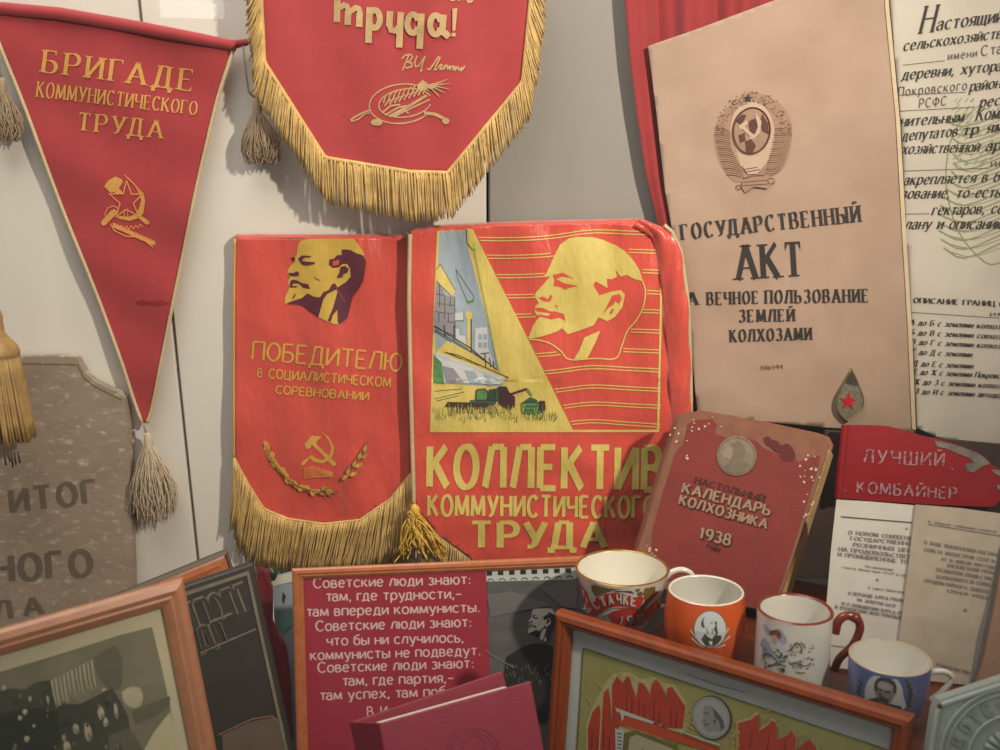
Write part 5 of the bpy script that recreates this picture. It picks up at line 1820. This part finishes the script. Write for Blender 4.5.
I += [fill(Z([(300, 450), (560, 545), (550, 560), (360, 500), (355, 545), (340, 545), (335, 490), (315, 480)]), M_lgrey), stroke(Z([(330, 475), (340, 530)]), .7, M_line),
      fill(Z([(310, 560), (380, 510), (560, 570), (640, 590), (1000, 720), (1000, 760), (640, 660), (560, 640), (400, 590)]), mat('orange_red_ribbon_print', '#c24a26', .7)),
      stroke(Z([(560, 560), (760, 640), (1000, 730)]), .9, M_fl2), stroke(Z([(380, 580), (560, 640), (660, 680)]), .9, M_olive), stroke(Z([(720, 600), (900, 670), (1000, 700)]), 1.6, M_lgrey),
      fill(Z([(300, 590), (360, 600), (350, 760), (305, 760)]), M_lgrey)]
for i in range(6):
    I.append(stroke(Z([(315, 620 + i * 24), (345, 628 + i * 24)]), 1.2, M_line))
I += [fill(Z([(360, 620), (440, 600), (540, 640), (720, 700), (720, 780), (360, 780)]), mat('moss_print', '#6f6c34', .7)), fill(Z([(385, 740), (400, 650), (440, 630), (620, 700), (760, 760), (385, 780)]), mat('cream_panel_print', '#b3a98a', .7)), stroke(Z([(480, 720), (490, 732)]), 1, M_line)]
for i in range(14):
    a_ = i * .45
    x, y = 800 + 22 * math.sin(i * 2.1), 470 + i * 12
    I.append(fill(Z(ell(x, y, 13, 7, rot=i * 40)), M_olive if i % 2 else M_lg))
Z = zt(680, 660, 6.667)
I.append(fill(Z(ell(215, 385, 130, 150, 0, 360, 36, rot=-20)), M_line))
I.append(fill(Z(ell(208, 385, 122, 142, 0, 360, 36, rot=-20)), mat('silver_grey_print', '#a5a4a4', .5)))
I.append(stroke(Z(ell(208, 385, 112, 130, 0, 360, 36, rot=-20)), .7, M_mgrey, True))
M_sd = mat('dark_relief_print', '#55585a', .6)
I.append(fill(Z(sm2([(165, 300), (215, 310), (250, 345), (285, 395), (300, 450), (270, 480), (225, 470), (190, 480), (150, 440), (165, 425), (140, 405), (160, 385), (150, 350)], 3, True)), mat('mauve_relief_print', '#8f8a8e', .6)))
I.append(fill(Z([(215, 320), (250, 350), (285, 400), (298, 450), (272, 470), (262, 410), (235, 385), (225, 350)]), M_sd))
for q in ([(165, 345), (195, 355), (188, 364), (165, 357)], [(148, 402), (170, 405), (165, 415)], [(158, 425), (195, 425), (190, 435), (160, 434)], [(225, 395), (240, 400), (238, 425), (225, 420)]):
    I.append(fill(Z(q), M_sd))
fl = [[(390, 600), (385, 420), (480, 395), (500, 370), (525, 365), (530, 420), (520, 600)], [(500, 600), (530, 470), (590, 430), (610, 400), (640, 420), (650, 500), (620, 620)], [(590, 640), (620, 540), (720, 500), (745, 470), (775, 520), (770, 620)], [(760, 660), (790, 590), (840, 540), (870, 530), (910, 580), (920, 680)]]
for q in fl:
    g = [((x - 640) * 1.04 + 640, (y - 520) * 1.08 + 515) for x, y in q]
    I.append(fill(Z(g), M_glow))
for q in fl:
    I.append(fill(Z(q), M_fl))
    x = sum(p[0] for p in q) / len(q)
    y = max(p[1] for p in q)
    I.append(stroke(Z([(x - 10, y - 20), (x + 5, y - 130)]), 1.8, M_fl2, w2=.6))
for (x, y) in [(590, 330), (660, 430), (700, 405), (800, 500), (840, 490), (930, 560), (560, 380)]:
    I.append(stroke(Z([(x - 20, y + 10), (x + 10, y - 6), (x + 36, y - 16)]), 1.4, M_lg, w2=.5))
    I.append(stroke(Z([(x - 10, y - 14), (x + 14, y + 16)]), .9, M_lg))
for i in range(14):
    x, y = 370 + 20 * math.sin(i * 1.7), 470 + i * 12
    I.append(fill(Z(ell(x, y, 14, 7, rot=i * 50)), M_olive if i % 2 else M_lg))
MB().art(pr, I, .0006, .00006).build('flags_and_medal', prt)

# ================================================================== framed quotation poster
PF = Plane(at_y(292, 569, -.19), -7, 8)
pf, Q, L = framed(PF, (292, 568), (600, 555), .30, .78, .4, M_fr2, 'orange-framed burgundy quotation poster with white text and a dark photograph page', matc=mat('dark_page', '#3a3a3a', .8, .2, 20))
pr = PF.shifted(.0013)
M_bur = mat('burgundy_poster_paper', '#a3283c', .75, .05, 20)
M_ptx = mat('pinkish_white_print', '#d9b4b0', .7)
ps = MB().art(pr, [fill([(304, 580), (486, 569), (488, 620), (491, 695), (494, 800), (308, 800)], M_bur)], .0002).build('poster', pf)
T = []
for s, x0, y0, x1, y1, h in [('Советские люди знают:', 313, 588, 470.5, 583.8, 10), ('там, где трудности,–', 326.5, 601, 461.5, 598.3, 9.5), ('там впереди коммунисты.', 307, 616.3, 479.5, 611.8, 9.5), ('Советские люди знают:', 315.4, 631, 471.4, 626.5, 10),
                             ('что бы ни случилось,', 326.5, 645.5, 463.6, 642, 9.5), ('коммунисты не подведут.', 310, 660, 480.4, 655, 9.5), ('Советские люди знают:', 317.5, 672.5, 473.5, 667.6, 10), ('там, где партия,–', 343, 685.5, 453.4, 682.3, 9.5), ('там успех, там победа!', 320.5, 700, 474, 695, 9.5), ('В. И.', 367, 716, 390, 715, 9)]:
    if s.startswith('там') or s.startswith('что') or s.startswith('ком'):
        h = h * 1.05
    T.append(text(s, x0, y0, x1, y1, h, M_ptx, 'nib', thick=.16, thin=.13, serif=0, track=.2, space=.42))
MB().art(pr, T, .0005, .00001).build('lettering', ps)
Z = zt(480, 560, 5.77)
M_ph = mat('dark_grey_photo_print', '#6c6866', .7, .25, 14, color2='#545150', stretch=(1, 1, 4))
M_phd = mat('black_photo_print', '#1d1b1b', .7, .2, 60)
M_phl = mat('mid_grey_photo_print', '#77746f', .7, .2, 30)
I = [fill([(487, 571), (592, 565), (592, 800), (494, 800), (490, 690)], M_ph), fill(Z([(20, 70), (560, 40), (560, 100), (540, 112), (20, 125)]), M_lgrey)]
for i in range(9):
    x = 38 + i * 65
    y = 66 - i * 2.6
    I.append(fill(Z([(x, y), (x + 32, y - 1), (x + 32, y + 24), (x, y + 25)]), M_phd))
    I.append(stroke(Z(_e(x + 24, y + 56, 16, 12, 180, 360)), .9, M_phd))
I += [fill(Z(sm2([(150, 560), (250, 500), (330, 480), (420, 500), (480, 560), (480, 900), (140, 900)], 3, True)), M_phd),
      fill(Z([(40, 200), (180, 180), (330, 230), (420, 260), (200, 300), (60, 330)]), mat('soft_grey_photo_print', '#64605e', .7, .2, 12)), fill(Z([(350, 160), (560, 110), (560, 280), (470, 270)]), mat('soft_grey_photo_print', ''))]
Zp = lambda q: Z([(275 + (x - 110) * .27, 280 + (y - 65) * .295) for x, y in q])
I.append(fill(Zp(head), mat('white_photo_print', '#b5b1a6', .7)))
I += [fill(Zp(q), M_phd) for q in dark]
rr = random.Random(4)
for i in range(40):
    x, y = rr.uniform(140, 430), rr.uniform(590, 700)
    I.append(stroke(Z([(x, y), (x + rr.uniform(-6, 6), y + 20)]), .6, M_ph))
I.append(stroke(Z([(30, 520), (120, 580), (200, 620)]), .6, M_mgrey))
MB().art(pr, I, .0002, .00008).build('photograph_page', pf)

# ================================================================== burgundy book standing in front
RBK = Plane(at_y(380, 723, -.45), -26, 22)
M_rb2 = mat('burgundy_bookcloth', '#821c32', .5, .08, 30, .2, 400)
rbk = thing('book', 'thick burgundy hardback book standing in front of the quotation poster', 'book', RBK.pix(450, 800, -.012))
Q, L = rot_plane(RBK, (379.5, 723.5), (531, 681))
hb = .27
mb = MB()
box(mb, Q, 0, L, -hb, 0, -.003, 0, M_rb2, .0012)
fc = mb.build('front_cover', rbk)
pa, pb_ = at_y(350, 722.5, -.425), at_y(503, 671, -.352)
Q2 = Plane(pa)
Q2.U = (pb_ - pa).normalized()
Q2.N = (RBK.N - Q2.U * RBK.N.dot(Q2.U)).normalized()
Q2.V = Q2.N.cross(Q2.U)
mb = MB()
box(mb, Q2, 0, (pb_ - pa).length, -hb, 0, -.003, 0, M_rb2, .0012)
mb.build('back_cover', rbk)
mb = MB()
fa_ = [Q.O, Q.O - Q.V * hb, pa - Q2.V * hb, pa]
nn = (fa_[1] - fa_[0]).cross(fa_[3] - fa_[0]).normalized()
nn = nn if nn.y < 0 else -nn
V = [p + nn * .0004 for p in fa_] + [p - nn * .0026 for p in fa_]
mb.add(V, [(0, 1, 2, 3), (7, 6, 5, 4), (0, 4, 5, 1), (1, 5, 6, 2), (2, 6, 7, 3), (3, 7, 4, 0)], M_rb2)
mb.build('spine', rbk)
mb = MB()
box(mb, Q, .002, L * .86, -hb + .004, -.0012, -.0165, -.003, mat('white_page_edges', '#d8cfc2', .85, .1, 300, stretch=(1, 8, 1)))
mb.build('page_block', rbk)
I = [stroke(ell(473, 752, 26, 24, 180, 360, 24), .7, mat('embossed_burgundy', '#7a1830', .45)), stroke(ell(473, 752, 22, 20, 180, 360, 24), .5, mat('embossed_burgundy', '')), stroke(sm2([(462, 748), (466, 738), (476, 735), (484, 742), (482, 752)], 3), .7, mat('embossed_burgundy', ''))]
MB().art(RBK, I, .0005, .0001).build('embossed_seal', fc)

# ================================================================== framed old photograph, lower left
LF = Plane(at_y(180, 577, -.42), -34, 14)
Q0, L0 = rot_plane(LF, (0, 628), (180, 577.5))
lf, Q, L = framed(LF, (-60, 644.5), (180, 577), .36, 1.3, .8, M_fr3, 'orange-framed faded photograph of a crowd at the lower left', matc=mat('cream_mount', '#c9b692', .8, .05, 20, color2='#b9ae98'))
pr = LF.shifted(.0013)
M_p0 = mat('faded_photo_grey', '#6b6350', .6, .2, 12, color2='#80765f')
M_p1 = mat('faded_photo_dark', '#2e2c22', .6, .25, 14, color2='#47432f')
M_p2 = mat('faded_photo_light', '#b3a78b', .6, .2, 30)
M_p3 = mat('faded_photo_mid', '#877c63', .6, .15, 14, color2='#6c634f')
M_p4 = mat('olive_photo_dark', '#22261a', .6, .2, 20)
Z = zt(0, 600, 5)
I = [fill([(-60, 690), (0, 672), (60, 654), (120, 635), (152, 627), (160, 660), (170, 706), (186, 800), (186, 900), (-60, 900)], M_p0),
     fill(Z([(230, 300), (400, 245), (600, 195), (760, 140), (775, 200), (790, 300), (820, 400), (700, 440), (600, 440), (470, 330), (330, 380), (250, 400), (190, 380)]), M_p3),
     fill(Z(sm2([(470, 290), (540, 240), (590, 240), (612, 330), (600, 440), (540, 440), (490, 380)], 3, True)), mat('faded_photo_shade', '#5a5443', .6, .2, 14)),
     fill(Z([(-200, 560), (0, 455), (60, 440), (120, 450), (180, 410), (255, 400), (330, 520), (400, 520), (480, 480), (560, 440), (600, 500), (640, 580), (660, 700), (740, 1000), (-200, 1000)]), M_p1),
     fill(Z([(250, 390), (320, 350), (400, 320), (470, 300), (478, 470), (410, 515), (350, 490), (310, 520), (280, 540)]), M_p3),
     fill(Z(sm2([(610, 460), (650, 435), (700, 440), (715, 490), (700, 530), (660, 540), (620, 510)], 3, True)), M_p2), fill(Z([(720, 750), (770, 660), (850, 560), (900, 760), (930, 1000), (740, 1000)]), mat('light_photo_patch', '#bcae8b', .6)),
     fill(Z([(660, 560), (740, 520), (850, 480), (850, 530), (770, 580), (680, 620)]), mat('faded_photo_shade', '')), fill(Z([(540, 680), (640, 640), (680, 690), (720, 760), (700, 1000), (560, 1000)]), mat('faded_photo_shade', '')),
     fill(Z([(-100, 600), (40, 560), (190, 540), (290, 560), (300, 700), (260, 800), (-100, 900)]), M_p4)]
rr = random.Random(14)
for i in range(11):
    x = 258 + i * 20
    y0 = 400 - i * 10
    l = 110 + rr.uniform(0, 45)
    I.append(stroke(Z([(x, y0), (x + 10, y0 + l * .6), (x + 22, y0 + l)]), rr.uniform(1.2, 2.4), M_p2, w2=.8))
for x, y, rx, ry in [(505, 565, 16, 34), (528, 610, 12, 24), (380, 645, 15, 26), (440, 660, 18, 48), (335, 735, 18, 30), (135, 695, 13, 16), (580, 555, 9, 40), (520, 450, 9, 9), (150, 495, 7, 14), (125, 560, 12, 14), (320, 690, 8, 18), (20, 440, 10, 14), (240, 500, 5, 24), (100, 590, 10, 12), (170, 630, 7, 9)]:
    I.append(fill(Z(ell(x, y, rx, ry, rot=-8)), M_p2))
    I.append(fill(Z(ell(x + rx * .4, y + ry * .5, rx * .5, ry * .4, rot=-8)), M_p3))
for i in range(60):
    x, y = rr.uniform(-100, 620), rr.uniform(470, 790)
    s_ = rr.uniform(3, 8)
    I.append(fill(Z(ell(x, y, s_, s_ * 1.8, 0, 360, 8)), rr.choice([M_p0, M_p3, M_p4, M_p4, M_p1])))
MB().art(pr, I, .0002, .00008).build('photograph', lf)

# ================================================================== dark plaque behind it
DB = Plane(at_y(253, 563, -.33), -36, 12)
Q, L = rot_plane(DB, (165, 592), (254, 562.5))
M_db = mat('black_brown_plaque', '#2b241f', .5, .2, 20, .3, 60)
M_dbl = mat('dull_grey_relief', '#6e6555', .5, .25, 60)
db = thing('plaque', 'dark plaque with raised letters standing behind the photograph frame at lower left', 'plaque', Q.O + Q.U * L / 2 - Q.V * .3)
mb = MB()
box(mb, Q, 0, L, -.31, 0, -.012, 0, M_db, .002)
mb.build('plate', db)
mb = MB()
frame_ring(mb, Q, .004, L - .007, -.3, -.006, [(0, 0), (0, .0016), (.003, .0016), (.003, 0)], M_dbl)
mb.build('border', db)
Z = zt(160, 540, 6.25)
I = []
for s, x0, y0, x1, y1, h, in [('ТПОПТ', 188, 575, 578, 430, 27), ('ДПГ', 248, 695, 505, 592, 22)]:
    (p0, q0), (p1, q1) = Z([(x0, y0), (x1, y1)])
    I.append(text(s, p0, q0, p1, q1, h, M_dbl, 'nib', thick=.34, thin=.2, serif=0, track=.14))
    I.append(text(s, p0 + .8, q0 - .8, p1 + .8, q1 - .8, h - 1.5, M_db, 'nib', thick=.24, thin=.12, serif=0, track=.2))
I += [stroke(Z([(255, 705), (600, 555)]), 1.6, M_dbl)]
MB().art(DB, I, .0004, .0004).build('raised_lettering', db)
I = [fill([(222, 735), (250, 722), (275, 717), (283, 722), (294, 800), (226, 800)], mat('tan_reflection', '#5b4d3e', .5, .15, 30)), stroke([(218, 735), (252, 719), (272, 716), (281, 724)], 1.2, mat('rose_line', '#8c5a4a', .5))]  # reflection on the lower plaque, painted as a flat tan shape
MB().art(DB, I, .0004, .0004).build('lower_reflection', db)

# ---- second frame peeping out behind
OB = Plane(at_y(222, 556, -.15), -30, 6)
of, Q, L = framed(OB, (100, 604), (224, 553.5), .3, 1.5, .4, M_fr2, 'narrow orange frame corner peeping out above the dark plaque', matc=mat('cream_mount', ''))
mb = MB()
frame_ring(mb, Q, -.004, L + .004, -.204, .004, [(0, -.002), (0, .0045), (.0036, .0066), (.0036, -.002)], mat('dark_frame_edge', '#5a5040', .6))
mb.build('dark_outer_edge', of)

# ================================================================== things in the gap by the poster frame
GP = Plane(at_y(285, 620, -.085), 0, 4)
bx = thing('booklet', 'blue-grey booklet with pale top standing beside the poster frame', 'booklet', GP.pix(285, 720))
mb = MB()
slab(mb, GP, [(272, 578), (300, 570), (312, 640), (318, 800), (285, 806)], .006, mat('blue_grey_cover', '#8b949a', .7, .1, 20))
mb.build('cover', bx)
MB().art(GP, [fill([(272, 578), (300, 570), (300, 580), (273, 586)], mat('pale_cover_top', '#c9c4b0', .7)), fill([(276, 612), (296, 608), (296, 622), (284, 632), (278, 626)], mat('teal_cover_patch', '#6f8f8c', .7)), fill([(283, 592), (286, 596), (284, 604), (282, 600)], M_line)], .0006, .0001).build('cover_print', bx)
GP2 = Plane(at_y(275, 620, -.105), 0, 4, lambda u, v: .004 * math.sin(u * 120 + v * 10))
mb = MB().art(GP2, [fill([(258, 566), (268, 570), (272, 590), (272, 620), (278, 634), (286, 646), (290, 680), (292, 740), (262, 740), (250, 640)], mat('crimson_cloth', '#6b161b', .8, .15, 30), 8)], 0)
tag(solidify(mb.build('cloth_strip', None, True), .002), 'dark crimson cloth strip hanging between the dark plaque and the poster frame', 'cloth')
gm = Plane(at_y(272, 572, -.09), 0, 4)
mb = MB()
p = gm.pix(271.5, 572)
revolve(mb, p - Vector((0, 0, .011)), [(0, 0), (.004, .001), (.0065, .005), (.007, .009), (.0065, .013), (.004, .017), (0, .018)], mat('dark_green_glass_bead', '#22361c', .35), 20)
tag(mb.build('bead', None, True), 'small dark green ball under the fringe beside the poster frame', 'bead')

# ================================================================== worn board sign at far left
OS = Plane(at_y(60, 450, -.019), 0, 0)
M_os = mat('weathered_brown_paint', '#a08c78', .85, .15, 14, .5, 40, color2='#8d7a67', patch=('#bfb3a2', 60, .54, .12), stretch=(1, 1, 1.8))
osn = thing('board_sign', 'weathered brown board sign with shaped top and faded lettering behind the gold tassel', 'sign', OS.pix(40, 640))
mb = MB()
slab(mb, OS, [(-120, 357), (-30, 357), (24, 357), (60, 356), (77, 358), (80, 364), (85, 373), (94, 381), (107, 388), (120, 393), (125, 398), (128, 425), (131, 500), (134, 600), (136, 680), (-120, 680)], .013, M_os, 14)
mb.build('plate', osn)
M_osl = mat('faded_dark_paint', '#6a5b4d', .85, .15, 60)
T = [text('ИТОГ', 10, 512.5, 97, 502, 22, M_osl, 'nib', thick=.26, thin=.16, serif=0, track=.38), text('НОГО', -8, 582, 94, 575, 25, M_osl, 'nib', thick=.26, thin=.16, serif=0, track=.36), text('ЛА', -6, 620, 45, 613, 17, M_osl, 'nib', thick=.26, thin=.16, serif=0, track=.7)]
for q in T:
    MB().art(OS, [q], .0006, .0001).build('lettering', osn)
I = [stroke([(-40, 363.5), (22, 363.5), (76, 364.5)], 1.0, mat('dark_bevel_line', '#6f5d4c', .85)), stroke([(77, 364), (84, 378), (96, 387), (122, 400)], .9, mat('dark_bevel_line', ''))]
MB().art(OS, I, .0006, .0001).build('edge_line', osn)

# ---- big gold tassel
GT = Plane(at_y(0, 400, -.075), 0, 0)
gt = thing('tassel', 'large golden tassel hanging at the left edge in front of the weathered sign', 'tassel', GT.pix(-2, 458))
M_gt = mat('gold_tassel_thread', '#a5834f', .6, .25, 60, .4, 300)
top = GT.pix(-4, 305)
sc = .00104
mb = MB()
revolve(mb, GT.pix(-4, 356), [(0, .056), (.006, .056), (.010, .052), (.0115, .045), (.011, .038), (.012, .026), (.018, .018), (.0245, .010), (.026, .004), (.025, -.002), (.020, -.004)], M_gt, 32)
mb.build('cap', gt, True)
mb = MB()
rr = random.Random(77)
for ring, r0, r1, n_ in ((0, .0235, .033, 74), (1, .019, .028, 60), (2, .012, .020, 40)):
    for i in range(n_):
        a_ = 6.283 * i / n_ + rr.uniform(-.04, .04)
        A = GT.pix(-4, 356)
        ln = .098 * rr.uniform(.95, 1.04)
        pts = []
        for k in range(6):
            t = k / 5
            r_ = r0 + (r1 - r0) * t
            pts.append(A + Vector((r_ * math.cos(a_ + .1 * t), r_ * math.sin(a_ + .1 * t), .002 - ln * t)))
        tube(mb, pts, [.0017, .0017, .0016, .0016, .0015, .0013], M_gt, 5)
mb.build('skirt', gt, True)
mb = MB()
tube(mb, [GT.pix(-4, 309), GT.pix(-4.5, 260), GT.pix(-5, 200), GT.pix(-6, 120)], .0022, M_gt, 8)
mb.build('cord', gt, True)
mb = MB()
for dx, dy in ((10, 0), (16, 3), (20, 1), (6, 3), (13, 5)):
    tube(mb, [GT.pix(dx - 2, 452, .028), GT.pix(dx, 462 + dy, .028)], [.0012, .001], M_line, 5)
mb.build('dark_thread_ends', gt, True)

# ================================================================== grey-green plaque, lower right
GPQ = Plane(at_y(936, 696, -.50), 4, 14)
M_gp = mat('grey_green_cast_metal', '#979f9a', .55, .1, 30, .25, 100, metal=.15)
M_gpd = mat('grey_green_relief', '#878f8a', .55, .1, 30, metal=.15)
gp = thing('plaque', 'grey-green cast plaque with a ring of raised letters at the lower right corner', 'plaque', GPQ.pix(990, 900))
bx0 = at_z(936, 980, FLOOR_Z)
mb = MB()
ol = [(939, 700), (970, 690), (1012, 676), (1060, 697), (1085, 740), (1080, 830), (1040, 990), (912, 990), (922, 830), (929, 750), (935, 712)]
slab(mb, GPQ, ol, .012, M_gp)
mb.build('plate', gp)
mb = MB()
tube(mb, [GPQ.pix(x, y, 0) for x, y in [(916, 990), (931, 750), (938, 711), (943, 704), (1012, 681), (1056, 700)]], .0024, M_gp, 8)
mb.build('raised_border', gp, True)
mb = MB()
C_ = (1012, 758)
for rx, w_ in ((72, .0016), (66, .0010), (44, .0014)):
    tube(mb, [GPQ.pix(x, y, .0005) for x, y in ell(C_[0], C_[1], rx, rx * .97, 0, 360, 60) + [(C_[0] + rx, C_[1])]], w_, M_gp, 6)
mb.build('ring_moulding', gp, True)
T = []
for ch, a_ in [('М', 197), ('О', 214), ('Т', 229), ('С', 243), ('П', 271), ('Т', 288), ('Р', 304)]:
    r_ = 49
    x, y = C_[0] + r_ * math.cos(R(a_)), C_[1] + r_ * math.sin(R(a_)) * .97
    tx, ty_ = -math.sin(R(a_)), math.cos(R(a_))
    T.append(text(ch, x - tx * 4.5, y - ty_ * 4.5, x + tx * 4.5, y + ty_ * 4.5, 12.5, M_gpd, 'nib', thick=.26, thin=.18, serif=0))
x, y = C_[0] + 55 * math.cos(R(256)), C_[1] + 55 * math.sin(R(256))
T.append(fill(ell(x, y, 2.2, 2.2), M_gpd))
mb = MB()
for v2, f, m in T:
    fr_ = [GPQ.pix(x, y, .0016) for x, y in v2]
    bk_ = [GPQ.pix(x, y, 0) for x, y in v2]
    mb.add(fr_, f, m)
    n_ = len(fr_)
    for q in f:
        for i in range(len(q)):
            a_, b_ = q[i], q[(i + 1) % len(q)]
            mb.add([fr_[a_], fr_[b_], bk_[b_], bk_[a_]], [(0, 1, 2, 3)], m)
mb.build('raised_letters', gp)
mb = MB()
for i in range(12):
    a_ = 190 + i * 16
    x, y = C_[0] + 30 * math.cos(R(a_)), C_[1] + 30 * math.sin(R(a_))
    tube(mb, [GPQ.pix(C_[0] + 8 * math.cos(R(a_)), C_[1] + 8 * math.sin(R(a_)), .0002), GPQ.pix(x, y, .001)], [.001, .0026], M_gp, 6)
mb.build('rosette', gp, True)
mb = MB()
tube(mb, [GPQ.pix(940, 706, .0), GPQ.pix(940, 706, .002)], .002, M_line, 10)
mb.build('nail_head', gp, True)

# ================================================================== front glass of the case
mb = MB()
box(mb, Plane(Vector((0, -.74, 0))), -1.2, 1.2, .2, 1.75, -.002, .002, glass_mat('case_glass', .5))
structure(mb.build('window_1'))
